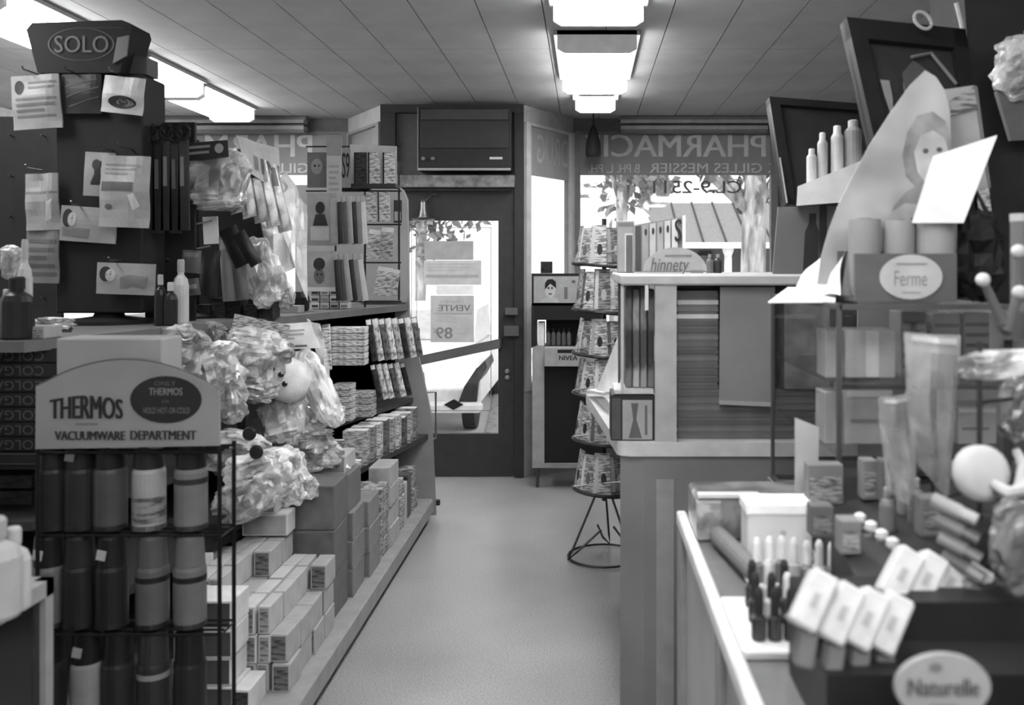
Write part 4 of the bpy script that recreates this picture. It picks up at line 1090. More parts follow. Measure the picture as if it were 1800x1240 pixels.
# ---- vacuum bottle rack with its arched sign
YT = 2.46
rk = thing('vacuumware_rack', 'black wire rack with an arched grey THERMOS vacuumware department sign', 'rack', (XX(225, YT), YT + 0.05, 0))
px0, px1 = 66, 386
wm_ = M(34, 'metal', 0.5)
for px in (px0, px1):
    for yy in (YT, YT + 0.1):
        MB().tube([(XX(px, YT), yy, 0), (XX(px, YT), yy, ZZ(788, YT))], 0.006, 6).build('upright', wm_, rk)
rowz = [0.811, 0.543, 0.279]
for z_ in rowz + [ZZ(792, YT)]:
    for k in range(4):
        yy = YT + 0.1 * k / 3
        MB().tube([(XX(px0, YT), yy, z_ - 0.006), (XX(px1, YT), yy, z_ - 0.006)], 0.004, 5).build('shelf_wire', wm_, rk)
    for px in (px0, 146, 226, 306, px1):
        MB().tube([(XX(px, YT), YT, z_ - 0.012), (XX(px, YT), YT + 0.1, z_ - 0.012)], 0.003, 5).build('shelf_wire', wm_, rk)
# sign: flat bottom, arched top
arch = [(62, 790), (386, 784)]
n = 16
arch += [(384, 690)] + [(384 - 320 * t, 690 - 55 * math.sin(math.pi * t) ** 0.75 - 4 * t) for t in [i / n for i in range(1, n)]] + [(63, 680)]
arch[2] = (384, 688)
mb = MB().prism([P(x, y, YT - 0.012) for x, y in arch], (0, 0.01, 0))
TONE = 0.95
sg = mb.build('sign', M(114, 'plain', 0.5, scale=5), rk)
q = qpx((62, 630), (386, 630), (386, 790), (62, 790), YT - 0.0125)
def wp(gx, gy, u, v):
    a_ = math.sin(math.pi * min(1, max(0, gx)))
    top = 0.455 - 0.05 * a_ + 0.0 ; bot = 0.665
    return u, top + (bot - top) * gy
q.text('THERMOS', 0.085, 0.4, 0.475, 0.66, 44, sg, 0.06, warp=wp)
decorate(q, sg, [('h', 0.22, 0.715, 0.34, 0.755, 1, 84)])
q.text('VACUUMWARE', 0.11, 0.8, 0.49, 0.9, 52, sg, 0.06)
q.text('DEPARTMENT', 0.52, 0.795, 0.875, 0.895, 52, sg, 0.06)
q.oval(0.71, 0.455, 0.195, 0.26, 44, sg)
q.text('ONLY', 0.65, 0.25, 0.765, 0.3, 80, sg, off=0.003)
q.text('THERMOS', 0.62, 0.325, 0.8, 0.405, 104, sg, 0.03, off=0.003)
q.text('OR', 0.69, 0.46, 0.73, 0.49, 80, sg, off=0.003)
q.text('HOLD HOT-OR-COLD', 0.59, 0.54, 0.84, 0.605, 92, sg, 0.02, off=0.003)
MB().tube([P(x, y, YT - 0.006) for x, y in arch[2:]], 0.004, 5).build('sign_edge', M(70), rk)

one(MB().box(XX(108, 2.5), XX(292, 2.5), 2.475, 2.6, ZZ(792, YT) + 0.001, ZZ(594, 2.5)), 'pale_carton', M(124, 'plain', 0.4, scale=4), 'big plain pale carton standing on the wire rack behind the arched sign', 'box', bevel=0.004)
TONE = 0.68
# bottles in the rack
def vac(px, row, body, cup, label, r=0.0435, h=0.252, band=None, lab=None, tagv=None, y=0.05):
    x_ = XX(px, YT + y); z_ = rowz[row] + 0.001
    o = thing('vacuum_bottle', label, 'bottle', (x_, YT + y, z_), 'vacuum bottles in the wire rack')
    c = (x_, YT + y, z_)
    MB().lathe([(r * 0.93, 0), (r, 0.006), (r, h * 0.62), (r * 0.92, h * 0.66)], c=c, n=24).build('flask_body', M(body, rough=0.35), o)
    MB().lathe([(r * 0.9, h * 0.66), (r * 0.92, h * 0.67), (r * 0.82, h * 0.96), (r * 0.74, h)], c=c, n=24).build('cup', M(cup, rough=0.35), o)
    MB().lathe([(r * 1.01, 0.0), (r * 1.02, 0.014)], c=c, n=24).build('base_ring', M(max(60, body - 30), 'metal', 0.4), o)
    if band: MB().lathe([(r * 1.012, h * 0.5), (r * 1.012, h * 0.56)], c=c, n=24).build('band', M(band), o)
    if lab:
        MB().lathe([(r * 1.01, h * 0.08), (r * 1.01, h * 0.36)], c=c, n=24).build('picture_wrap', M(lab, 'print', 0.4, scale=18), o)
    if tagv:
        p = Vector((x_ - 0.005, YT + y - r - 0.004, z_ + h * 0.82))
        MB().prism([p + Vector((-0.014, 0, -0.012)), p + Vector((0.01, 0, -0.017)), p + Vector((0.015, 0, 0.009)), p + Vector((-0.009, 0, 0.014))], (0, 0.004, 0)).build('price_tag', M(tagv), o)
T_ = [
    (94, 0, 50, 46, 'all dark vacuum bottle at the toothpaste end of the top rack row', dict()),
    (142, 0, 56, 46, 'dark vacuum bottle with a small pale tag in the top rack row', dict(tagv=105)),
    (194, 0, 72, 44, 'dark grey vacuum bottle between dark ones in the top rack row', dict()),
    (262, 0, 150, 52, 'vacuum bottle with pale body and dark mottled wrap in the top rack row', dict(lab=120)),
    (336, 0, 108, 44, 'mid grey vacuum bottle under the sign end in the top rack row', dict(band=60)),
    (86, 1, 100, 44, 'grey vacuum bottle with a tilted white price tag in the middle rack row', dict(tagv=190)),
    (140, 1, 54, 58, 'plain black vacuum bottle in the middle rack row', dict()),
    (196, 1, 50, 46, 'black vacuum bottle with a small white tag in the middle rack row', dict(tagv=170)),
    (268, 1, 88, 84, 'grey banded vacuum bottle in the middle rack row', dict(band=42)),
    (334, 1, 104, 104, 'lighter grey banded vacuum bottle at the end of the middle rack row', dict(band=42)),
    (86, 2, 58, 42, 'dark vacuum bottle with a round pale tag in the bottom rack row', dict(tagv=165)),
    (154, 2, 140, 46, 'vacuum bottle with white lower body in the bottom rack row', dict(tagv=160)),
    (208, 2, 56, 46, 'dark vacuum bottle beside the white bodied one in the bottom rack row', dict()),
    (270, 2, 62, 70, 'dark vacuum bottle with a pale rim in the bottom rack row', dict(band=130)),
    (334, 2, 52, 46, 'dark vacuum bottle at the carton end of the bottom rack row', dict())]
for px, row, b_, c_, lb, kw in T_:
    vac(px, row, b_, c_, lb, **kw)

# ---- corner of a glazed showcase
lc = thing('glass_showcase', 'pale framed glass showcase beside the vacuum bottles', 'showcase', (-1.55, 1.6, 0))
fm = M(140, 'plain', 0.4)
xs, yn, yfar = XX(52, 1.9), 1.1, 1.95
zt = ZZ(1036, 1.9)
for (x_, y_) in ((xs, yfar), (xs - 0.9, yfar), (xs, yn), (xs - 0.9, yn)):
    MB().box(x_ - 0.012, x_ + 0.012, y_ - 0.014, y_ + 0.014, 0, zt).build('post', fm, lc)
for a_, b_ in (((xs, yn), (xs, yfar)), ((xs - 0.9, yn), (xs - 0.9, yfar)), ((xs - 0.9, yfar), (xs, yfar)), ((xs - 0.9, yn), (xs, yn))):
    MB().box(min(a_[0], b_[0]) - 0.014, max(a_[0], b_[0]) + 0.014, min(a_[1], b_[1]) - 0.014, max(a_[1], b_[1]) + 0.014, zt - 0.03, zt + 0.004).build('top_rail', fm, lc)
MB().box(xs - 0.88, xs - 0.012, yn + 0.015, yfar - 0.015, zt - 0.004, zt + 0.002).build('top_glass', M(200, 'glass', g=0.15), lc)
MB().box(xs - 0.005, xs, yn + 0.015, yfar - 0.015, 0.1, zt - 0.03).build('side_glass', M(215, 'glass', g=0.06), lc)
MB().box(xs - 0.88, xs - 0.02, yn + 0.02, yfar - 0.02, 0.0, 0.1).build('floor_board', M(70), lc)
MB().box(xs - 0.88, xs - 0.02, yfar - 0.012, yfar - 0.004, 0.1, zt - 0.03).build('back_board', M(64), lc)
MB().box(xs - 0.88, xs - 0.02, yn + 0.02, yfar - 0.02, 0.44, 0.455).build('shelf', M(60), lc)
bottle(24, 1040, 0.16, 0.03, 1.78, 176, 'rounded white bottle standing on the pale showcase', 170, z=zt + 0.004)
bottle(-12, 1040, 0.19, 0.05, 1.74, 165, 'broad white flask on the pale showcase', 150, z=zt + 0.004)
TONE = 0.8
# ================================================================ right side
# ---- low stand with a framed picture and cream box beside the door
nv = thing('counter_stand', 'dark floor stand with a framed portrait header and pale side panel beside the door', 'stand', (XX(985, 6.35), 6.4, 0))
Yn = 6.25
def nb(px0, px1, py0, py1, y0, y1, name, v, rough=0.5, **kw):
    return MB().box(XX(px0, Yn), XX(px1, Yn), y0, y1, ZZ(py1, Yn), ZZ(py0, Yn)).build(name, M(v, rough=rough), nv, **kw)
nb(934, 1060, 481, 538, Yn + 0.02, Yn + 0.06, 'header_frame', 52)
nb(938, 1060, 486, 533, Yn + 0.012, Yn + 0.02, 'header_panel', 152)
nb(934, 941, 538, 612, Yn, Yn + 0.3, 'upright', 50)
nb(934, 1060, 533, 563, Yn + 0.02, Yn + 0.3, 'shelf_front', 48)
nb(936, 957, 610, 822, Yn - 0.02, Yn + 0.32, 'side_panel', 150)
nb(957, 1060, 610, 816, Yn, Yn + 0.32, 'cabinet_front', 46)
nb(957, 1060, 814, 822, Yn - 0.02, Yn + 0.32, 'bottom_rail', 140)
nb(957, 1060, 560, 612, Yn + 0.26, Yn + 0.3, 'back_board', 60)
for px in (944, 1050):
    MB().tube([(XX(px, Yn), Yn + 0.05, 0), (XX(px, Yn), Yn + 0.05, ZZ(820, Yn))], 0.012, 8).build('leg', M(90, 'metal', 0.4), nv)
q = qpx((938, 486), (1060, 486), (1060, 533), (938, 533), Yn + 0.0115)
hp = nv
q.oval(0.24, 0.5, 0.075, 0.3, 176, hp, 'portrait_face')
q.poly([(0.16, 0.5), (0.165, 0.25), (0.2, 0.12), (0.27, 0.1), (0.32, 0.2), (0.325, 0.45), (0.3, 0.3), (0.24, 0.24), (0.185, 0.32)], 48, hp, 'portrait_hair', 0.002)
for u in (0.215, 0.265): q.oval(u, 0.44, 0.014, 0.04, 60, hp, 'portrait_eye', 0.0022)
q.oval(0.24, 0.66, 0.025, 0.03, 80, hp, 'portrait_mouth', 0.0022)
q.poly([(0.1, 0.98), (0.16, 0.8), (0.24, 0.78), (0.32, 0.8), (0.38, 0.98)], 166, hp, 'portrait_shoulders')
q.rect(0.44, 0.4, 0.49, 0.85, 104, hp, 'printed_tube')
q.rect(0.55, 0.15, 0.6, 0.25, 90, hp, 'printed_mark')
one(MB().box(XX(950, Yn), XX(970, Yn), Yn + 0.03, Yn + 0.13, ZZ(481, Yn) + 0.001, ZZ(460, Yn)), 'dark_box', M(52, 'print', scale=30), 'small dark striped box on top of the portrait stand', 'box')
o = thing('cream_box', 'pale open box lettered NIVEA on the portrait stand', 'box', P(985, 642, Yn - 0.03))
MB().box(XX(958, Yn), XX(1050, Yn), Yn - 0.1, Yn - 0.002, ZZ(642, Yn), ZZ(609, Yn)).build('box_body', M(152), o, bevel=0.004)
q = qpx((958, 609), (1050, 609), (1050, 642), (958, 642), Yn - 0.1005)
q.rect(0.24, 0.18, 0.8, 0.36, 46, o)
q.text('NIVEA', 0.27, 0.5, 0.62, 0.74, 46, o, 0.03)
MB().box(XX(945, Yn), XX(956, Yn), Yn + 0.05, Yn + 0.2, ZZ(609, Yn), ZZ(568, Yn)).build('white_card', M(225), o)
for i in range(5):
    bottle(964 + i * 9, 609, 0.12, 0.016, Yn + 0.1, 96, 'small dark capped bottle standing in the NIVEA box', 56, 'bottles in the NIVEA box', z=ZZ(610, Yn) + 0.002, n=10)

# ---- wire floor stand of carded goods
Yw = 4.78
cxw = XX(1062, Yw)
ws = thing('wire_floor_stand', 'spiral wire floor stand with six slanting tiers of carded goods', 'stand', (cxw, Yw, 0))
wmt = M(64, 'metal', 0.4)
MB().tube([(cxw, Yw, 0.3), (cxw, Yw, 1.78)], 0.012, 8).build('pole', wmt, ws)
zb_ = ZZ(866, Yw)
for k in range(3):
    a_ = math.radians(200 + 120 * k)
    r_ = 0.2
    MB().tube([(cxw + 0.03 * math.cos(a_), Yw + 0.03 * math.sin(a_), zb_ + 0.03), (cxw + (r_ - 0.03) * math.cos(a_), Yw + (r_ - 0.03) * math.sin(a_), 0.07), (cxw + r_ * math.cos(a_), Yw + r_ * math.sin(a_), 0.012), (cxw + (r_ - 0.04) * math.cos(a_ + 0.2), Yw + (r_ - 0.04) * math.sin(a_ + 0.2), 0.06), (cxw + 0.05 * math.cos(a_ + 0.9), Yw + 0.05 * math.sin(a_ + 0.9), 0.16)], 0.006, 6).build('leg', wmt, ws)
MB().tube([(cxw + 0.19 * math.cos(t * math.pi / 12), Yw + 0.19 * math.sin(t * math.pi / 12), 0.012) for t in range(24)], 0.006, 6, True).build('base_ring', wmt, ws)
tiers = [(395, 466), (470, 546), (556, 622), (626, 692), (702, 772), (786, 858)]
for k, (ya, yb) in enumerate(tiers):
    zt_, zb2 = ZZ(ya, Yw), ZZ(yb, Yw)
    ring = [(cxw + 0.165 * math.cos(t * math.pi / 10), Yw + 0.165 * math.sin(t * math.pi / 10), zb2 - 0.006 - 0.014 * math.cos(t * math.pi / 10)) for t in range(20)]
    MB().tube(ring, 0.009, 6, True).build('tier_ring', M(52, 'metal', 0.5), ws)
    MB().lathe([(0.155, -0.002), (0.155, 0.002)], c=(cxw, Yw, zb2 - 0.004), n=18).build('tier_plate', M(60), ws)
    MB().tube([(cxw - 0.16, Yw - 0.09, zb2 + 0.03), (cxw + 0.08, Yw - 0.18, zb2 + 0.075)], 0.004, 5).build('tier_wire', M(170, 'metal', 0.4), ws)
    for j in range(5):
        a_ = math.radians(-172 + 34 * j + 8 * (k % 2))
        rad = 0.14
        c = Vector((cxw + rad * math.cos(a_), Yw + rad * math.sin(a_), 0))
        t_ = Vector((-math.sin(a_), math.cos(a_), 0)); outv = Vector((math.cos(a_), math.sin(a_), 0))
        w = 0.046
        hgt = (zt_ - zb2) * (0.96 - 0.06 * (j % 2))
        b0 = c + outv * 0.012 + Vector((0, 0, zb2 + 0.002)); t0 = c - outv * 0.02 + Vector((0, 0, zb2 + hgt))
        q = Quad(t0 - t_ * w * 0.85, t0 + t_ * w * 0.85, b0 + t_ * w, b0 - t_ * w, bulge=0.006)
        o = card(q, 'carded_packet', M((165, 150, 178, 120, 170)[(j + k) % 5], 'print', 0.3, scale=22), 'clear wrapped carded packet in the %s tier of the wire floor stand' % ('topmost', 'second', 'third', 'fourth', 'fifth', 'lowest')[k], 'packet', 0.008, 'packets on the wire floor stand', nu=3, nv=4)
        q.rect(0.08, 0.03, 0.3, 0.94, (190, 150, 196, 90, 185)[(j * 2 + k) % 5], o, 'printed_stripe')
        q.oval(0.62, 0.62, 0.16, 0.14, (60, 96, 70, 170, 56)[(j + k) % 5], o, 'printed_picture')

TONE = 0.92
# ---- raised counter unit across the counter end
Yu = 3.1
cu = thing('counter_unit', 'grey raised counter unit with rounded ledge, posts and top shelf', 'counter', (0.6, 3.6, 0))
pal = M(150, 'plain', 0.45, scale=5)
zl = ZZ(779, Yu); zlb = ZZ(803, Yu)
def rnd_poly(z):
    pts = []
    r_ = 0.05
    x0_, y0_ = 0.105, Yu
    for i in range(6):
        a_ = math.pi + (math.pi / 2) * i / 5
        pts.append((x0_ + r_ + r_ * math.cos(a_), y0_ + r_ + r_ * math.sin(a_), z))
    pts += [(1.25, Yu, z), (1.25, 4.3, z), (0.0, 4.3, z)]
    return pts
MB().prism(rnd_poly(zlb), (0, 0, zl - zlb)).build('ledge', M(182, 'plain', 0.35), cu)
MB().prism([(0.118, Yu + 0.03, 0), (0.2, Yu + 0.012, 0), (1.2, Yu + 0.012, 0), (1.2, 4.25, 0), (0.175, 4.25, 0)], (0, 0, zlb)).build('front_body', M(112, 'plain', 0.5, scale=4), cu)
MB().box(0.24, 0.3, Yu + 0.004, Yu + 0.012, 0, zlb - 0.08).build('front_stile', M(136), cu)
ztp0, ztp1 = ZZ(502, Yu), ZZ(483, Yu)
MB().prism([(XX(1092, Yu), Yu, ztp0), (XX(1452, Yu), Yu, ztp0), (1.2, 4.25, ztp0), (XX(1092, Yu), 4.25, ztp0)], (0, 0, ztp1 - ztp0)).build('top_shelf', M(172, 'plain', 0.35), cu, bevel=0.006)
MB().box(XX(1152, Yu), XX(1190, Yu), Yu + 0.01, Yu + 0.04, zl, ztp0).build('post', M(160), cu)
MB().box(XX(1092, Yu) , XX(1097, Yu), Yu + 0.02, Yu + 0.05, ZZ(690, Yu), ztp0).build('post', M(170), cu)
MB().box(XX(1134, Yu) , XX(1140, Yu), Yu + 0.005, Yu + 0.02, ZZ(546, Yu), ztp0).build('shelf_support', M(200), cu)
MB().box(XX(1190, Yu), 1.15, 3.75, 3.78, zl, ztp0).build('back_panel', M(84), cu)
MB().box(XX(1092, Yu), XX(1152, Yu), 3.4, 3.42, zl, ztp0).build('side_partition', M(80), cu)
MB().box(1.1, 1.15, Yu + 0.01, 3.78, zl, ztp0).build('post', M(120), cu)
MB().box(XX(1080, Yu), XX(1150, Yu), Yu + 0.03, Yu + 0.22, ZZ(695, Yu), ZZ(688, Yu)).build('small_shelf', M(176), cu)
# stacked flat packs, pale at the top
rnd = random.Random(12)
n = 21
h_ = (ztp0 - zl - 0.02) / n
for i in range(n):
    z0 = zl + 0.001 + i * h_
    top = i / n
    v = int(86 + 30 * rnd.random() + (85 if top > 0.72 and i % 2 else 0))
    mx = XX(1268, Yu) if i > 6 else XX(1440, Yu)
    o = thing('flat_pack', 'flat pack in the tall stack behind the post of the raised counter unit' if i > 6 else 'broad flat pack low in the stack on the raised counter ledge', 'pack', ((XX(1191, Yu) + mx) / 2, 3.3, z0), 'flat packs in the stack' if i > 6 else 'broad flat packs')
    MB().box(XX(1193, Yu) + rnd.uniform(0, 0.004), mx, 3.17, 3.45, z0, z0 + h_ * 0.62).build('pack_body', M(v), o)
    MB().box(XX(1193, Yu) + 0.004, mx - 0.003, 3.172, 3.44, z0 + h_ * 0.62, z0 + h_ * 0.96).build('wrapper_fold', M(100), o)
# pale board leaning inside
q = qpx((1266, 505), (1362, 505), (1360, 716), (1264, 712), 3.14)
o = card(q, 'pale_board', M(126, 'plain', 0.4, scale=4), 'plain grey board standing in the raised counter unit before the packs', 'board', 0.006, nu=1, nv=1)
q.rect(0.0, 0.96, 1.0, 0.995, 150, o, 'lower_edge')
one(MB().box(XX(1364, 3.3), XX(1440, 3.3), 3.16, 3.4, zl + 7 * h_ + 0.003, ztp0 - 0.04), 'dim_carton', M(118, 'mottle', 0.5, scale=12), 'dim printed carton beside the plain board on the raised counter unit', 'box')
# upright packages in the side bay
for i in range(4):
    px = 1099 + i * 13
    q_ = MB().box(XX(px, Yu + 0.1), XX(px + 11.5, Yu + 0.1), Yu + 0.08, Yu + 0.2, ZZ(688, Yu) + 0.001, ZZ(506 + 4 * (i % 2), Yu))
    one(q_, 'tall_pack', M((96, 140, 120, 100)[i], 'print', 0.4, scale=8, stretch=(1, 1, 1)), ('tall dark spotted pack in the side bay of the counter unit', 'tall pale grey pack in the side bay of the counter unit', 'tall mid grey pack in the side bay of the counter unit', 'tall grey pack with a dark bottle print in the side bay')[i], 'pack', bevel=0.003)
# small open display box on the ledge
db = thing('display_box', 'small dark edged display box with a crossed figure on the counter ledge', 'box', (XX(1115, Yu), Yu + 0.1, zl))
MB().box(XX(1074, Yu), XX(1152, Yu), Yu + 0.035, Yu + 0.2, zl + 0.001, ZZ(697, Yu)).build('box_body', M(60), db, bevel=0.003)
q = qpx((1074, 697), (1152, 697), (1152, 777), (1074, 777), Yu + 0.0345)
q.rect(0.26, 0.08, 0.93, 0.95, 146, db, 'front_card')
q.poly([(0.45, 0.15), (0.62, 0.15), (0.57, 0.5), (0.7, 0.92), (0.4, 0.92), (0.5, 0.5)], 88, db, 'printed_figure', 0.002)
q.rect(0.76, 0.2, 0.82, 0.85, 96, db, 'printed_tube', 0.002)
q.rect(0.02, 0.04, 0.22, 0.95, 74, db, 'side_card')
# white curved wrapping paper behind the bay
q = Quad(P(1090, 582, 3.5), P(1094, 584, 3.3), P(1092, 690, 3.3), P(1048, 686, 3.9), bulge=-0.03)
card(q, 'white_paper', M(225), 'white paper curving down onto the counter ledge', 'paper', 0.002)
one(MB().prism([P(1032, 690, 4.2), P(1060, 686, 4.2), P(1092, 690, 3.6), P(1060, 696, 3.8)], (0, 0, 0.012)), 'folded_paper', M(205), 'small folded white paper on the corner of the counter ledge', 'paper')
one(MB().prism([(0.05, 4.1, zl + 0.001), (0.16, 4.1, zl + 0.001), (0.15, Yu + 0.24, zl + 0.001), (0.135, Yu + 0.24, zl + 0.001)], (0, 0, 0.003)), 'paper_sheet', M(235), 'white paper sheet lying along the edge of the counter ledge', 'paper')

# on the top shelf of the unit
zt_ = ztp1 + 0.001
ov = thing('oval_sign', 'grey oval counter sign with cursive lettering on the raised unit', 'sign', (XX(1187, 3.4), 3.4, zt_))
cxs, Yo = 1187, 3.4
pts = []
for i in range(28):
    a_ = 2 * math.pi * i / 28
    p = P(cxs + 56 * math.cos(a_), 477 - 42 * math.sin(a_), Yo)
    if p.z > zt_: pts.append(p)
MB().prism(pts, (0, 0.012, 0)).build('oval_board', M(150), ov)
q = qpx((1131, 435), (1243, 435), (1243, 484), (1131, 484), Yo - 0.0005)
q.text('hinnety', 0.1, 0.38, 0.68, 1.0, 92, ov, 0.012, warp=lambda gx, gy, u, v: (u + 0.05 * (1 - gy), v))
decorate(q, ov, [('h', 0.34, 0.27, 0.76, 0.42, 1, 110)])
decorate(q, ov, [('h', 0.74, 0.82, 0.94, 1.06, 1, 116)])
fan = thing('card_fan', 'slanted holder of tall cards with a bold S on the raised unit', 'holder', (XX(1160, 3.85), 3.85, zt_))
MB().hexa([P(1113, 478, 3.7), P(1205, 478, 3.7), P(1205, 478, 3.9), P(1113, 478, 3.9), P(1113, 396, 3.75), P(1205, 380, 3.75), P(1205, 380, 3.9), P(1113, 396, 3.9)]).build('holder_body', M(110, 'plain', 0.5), fan)
q = qpx((1113, 396), (1205, 379), (1205, 478), (1113, 478), [3.745, 3.745, 3.695, 3.695])
for i in range(6):
    q.rect(0.04 + i * 0.14, 0.04, 0.15 + i * 0.14, 0.98, (70, 120, 150, 130, 158, 168)[i], fan, 'tall_card', 0.003)
    if 0 < i < 5: q.oval(0.1 + i * 0.14, 0.2, 0.025, 0.07, 58, fan, 'card_mark', 0.005)
q.text('S', 0.8, 0.05, 0.92, 0.46, 50, fan, 0.05, off=0.006)
q.rect(0.94, 0.0, 1.0, 1.0, 190, fan, 'edge_strip', 0.004)
tc_ = thing('tall_carton', 'tall grey carton with a dark framed front beside the card fan', 'box', (XX(1100, 3.85), 3.85, zt_))
MB().box(XX(1086, 3.8), XX(1115, 3.8), 3.8, 3.9, zt_, ZZ(388, 3.8)).build('carton_body', M(142), tc_, bevel=0.003)
q = qpx((1086, 388), (1115, 388), (1115, 480), (1086, 480), 3.7995)
q.rect(0.42, 0.24, 0.95, 0.98, 178, tc_, 'front_frame'); q.rect(0.5, 0.28, 0.88, 0.98, 92, tc_, 'front_panel', 0.003)
q.rect(0.02, 0.04, 0.98, 0.1, 110, tc_, 'top_stripe')
for i, px in enumerate((1248, 1262)):
    bottle(px, 480, 0.075, 0.016, 3.6, 96 - 30 * i, 'small grey jar behind the oval sign' if i == 0 else 'small dark jar behind the oval sign', 120, z=zt_)

# board with a bottle outline
q = qpx((1368, 364), (1470, 362), (1468, 487), (1358, 487), 3.3)
bo = card(q, 'bottle_board', M(100, 'plain', 0.5, scale=4), 'grey board with a dark bottle outline standing on the raised unit', 'board', 0.012, nu=1, nv=1)
q.poly([(0.54, 0.1), (0.66, 0.1), (0.66, 0.24), (0.72, 0.36), (0.72, 1.0), (0.48, 1.0), (0.48, 0.36), (0.54, 0.24)], 62, bo, 'bottle_outline')

# ---- dark framed wall panels
def panel(TL, TR, BR, BL, Y, label, post_to, inner=58, fr=0.07):
    ys = Y if isinstance(Y, (list, tuple)) else [Y] * 4
    q = qpx(TL, TR, BR, BL, Y)
    mid = sum(q.c, Vector()) / 4
    o = thing('framed_picture', label, 'picture', (mid.x, mid.y, min(c.z for c in q.c)))
    mb = MB(); q.slab(mb, 0.02, 1, 1); mb.build('backing', M(inner, rough=0.35), o)
    for (u0, v0, u1, v1) in ((0, 0, 1, fr), (0, 1 - fr, 1, 1), (0, 0, fr * 1.4, 1), (1 - fr * 1.2, 0, 1, 1)):
        qq = Quad(q.pt(u0, v0, 0.02), q.pt(u1, v0, 0.02), q.pt(u1, v1, 0.02), q.pt(u0, v1, 0.02))
        m2 = MB(); qq.slab(m2, 0.04, 1, 1); m2.build('frame_rail', M(44, rough=0.45), o)
    b_ = q.pt(0.5, 0.98, -0.03)
    MB().tube([b_, Vector((b_.x, b_.y + 0.02, post_to))], 0.018, 8).build('support_post', M(46), o)
    m3 = MB().tube([q.pt(0.0, 1.0, 0.03), q.pt(0.0, 0.6, 0.03)], 0.004, 5); m3.build('bright_edge', M(150, 'metal', 0.3), o)
    return o, q
p1, q1 = panel((1349, 175), (1520, 188), (1552, 372), (1378, 364), [3.75, 3.85, 3.6, 3.5], 'dark empty picture frame above the grey bottle board', ztp1)
p2, q2 = panel((1482, 37), (1690, 58), (1748, 440), (1568, 420), [2.6, 2.7, 2.45, 2.35], 'large dark framed picture panel behind the tall child poster', 1.47, 62, 0.1)
# faint picture on the large panel
q2.oval(0.52, 0.32, 0.13, 0.1, 110, p2, 'picture_head', 0.003)
q2.poly([(0.4, 0.24), (0.52, 0.17), (0.66, 0.22), (0.66, 0.3), (0.52, 0.25), (0.4, 0.32)], 76, p2, 'picture_hat', 0.005)
q2.poly([(0.2, 0.28), (0.28, 0.28), (0.28, 0.36), (0.24, 0.48), (0.21, 0.36)], 124, p2, 'picture_tie', 0.003)
MB().tube([q2.pt(0.5, 0.16, 0.01), q2.pt(0.68, 0.13, 0.01), q2.pt(0.86, 0.27, 0.01)], 0.005, 5).build('picture_rod', M(110), p2)
# white ledge with bottles before the first panel
lg = thing('white_ledge', 'bright white sloping ledge carrying bottles before the dark panel', 'ledge', P(1460, 360, 3.3))
MB().hexa([P(1400, 362, 3.2), P(1530, 352, 3.2), P(1530, 352, 3.4), P(1400, 362, 3.4), P(1402, 328, 3.2), P(1530, 276, 3.2), P(1530, 276, 3.4), P(1402, 328, 3.4)]).build('ledge_body', M(232), lg)
MB().box(XX(1440, 3.3), XX(1452, 3.3), 3.29, 3.38, ztp1, ZZ(356, 3.3)).build('bracket', M(60), lg)
for i, (x0_, x1_, yt, yb, v) in enumerate(((1419, 1437, 262, 318, 165), (1438, 1456, 234, 310, 158), (1462, 1484, 222, 300, 172), (1486, 1516, 212, 290, 130))):
    o = thing('toiletry_bottle', ('short white bottle with a knobbed cap on the white ledge', 'slim pale bottle on the white ledge', 'tall pale speckled bottle on the white ledge', 'grey wrapped bottle on the white ledge')[i], 'bottle', P((x0_ + x1_) / 2, yb, 3.28))
    a_, b_ = P(x0_, yb + 6, 3.28), P(x1_, yt, 3.28)
    w_ = b_.x - a_.x; hh = b_.z - a_.z
    c = ((a_.x + b_.x) / 2, 3.29, a_.z)
    MB().lathe([(w_ * 0.46, 0), (w_ * 0.5, 0.01), (w_ * 0.5, hh * 0.78), (w_ * 0.32, hh * 0.86)], c=c, n=16).build('bottle_body', M(v, rough=0.3), o)
    MB().lathe([(w_ * 0.3, hh * 0.86), (w_ * 0.3, hh), (w_ * 0.2, hh * 1.02)], c=c, n=16).build('cap', M(v + 20), o)
# looped white cord on the large panel
one(MB().tube([P(1622 + 14 * math.cos(t * math.pi / 8) + 6 * math.sin(t * math.pi / 8), 36 + 15 * math.sin(t * math.pi / 8), 2.6) for t in range(16)], 0.005, 6, True), 'looped_cord', M(160), 'pale looped cord on the top edge of the large dark panel', 'cord')

# ---- tall dark cabinet at the end of the counter
cb_ = thing('tall_cabinet', 'tall dark cabinet front rising to the ceiling behind the goods', 'cabinet', (1.6, 2.9, 0))
MB().hexa([(1.33, 2.78, 0), (2.02, 2.78, 0), (2.02, 3.05, 0), (1.33, 3.05, 0), (1.13, 2.78, 2.69), (2.02, 2.78, 2.69), (2.02, 3.05, 2.69), (1.13, 3.05, 2.69)]).build('carcass', M(62, rough=0.6), cb_)
MB().tube([P(1681, 5, 2.76), P(1690, 40, 2.765), P(1706, 145, 2.765)], 0.007, 6).build('edge_strip', M(170), cb_)
o = thing('hanging_bag', 'grey hanging bag with a shiny white crumpled top on the dark cabinet', 'bag', P(1785, 250, 2.68))
MB().blob(0.17, 0.19, 0.1, 41, 0.2, 0.8, 30, 20, 2.2, 0.3).at(P(1800, 120, 2.68), 20).build('crumpled_top', M(165, 'cello', 0.3, scale=20), o)
q = qpx((1752, 160), (1840, 160), (1850, 245), (1778, 247), 2.68)
mb = MB(); q.slab(mb, 0.02, 2, 2); mb.build('bag_body', M(92), o)
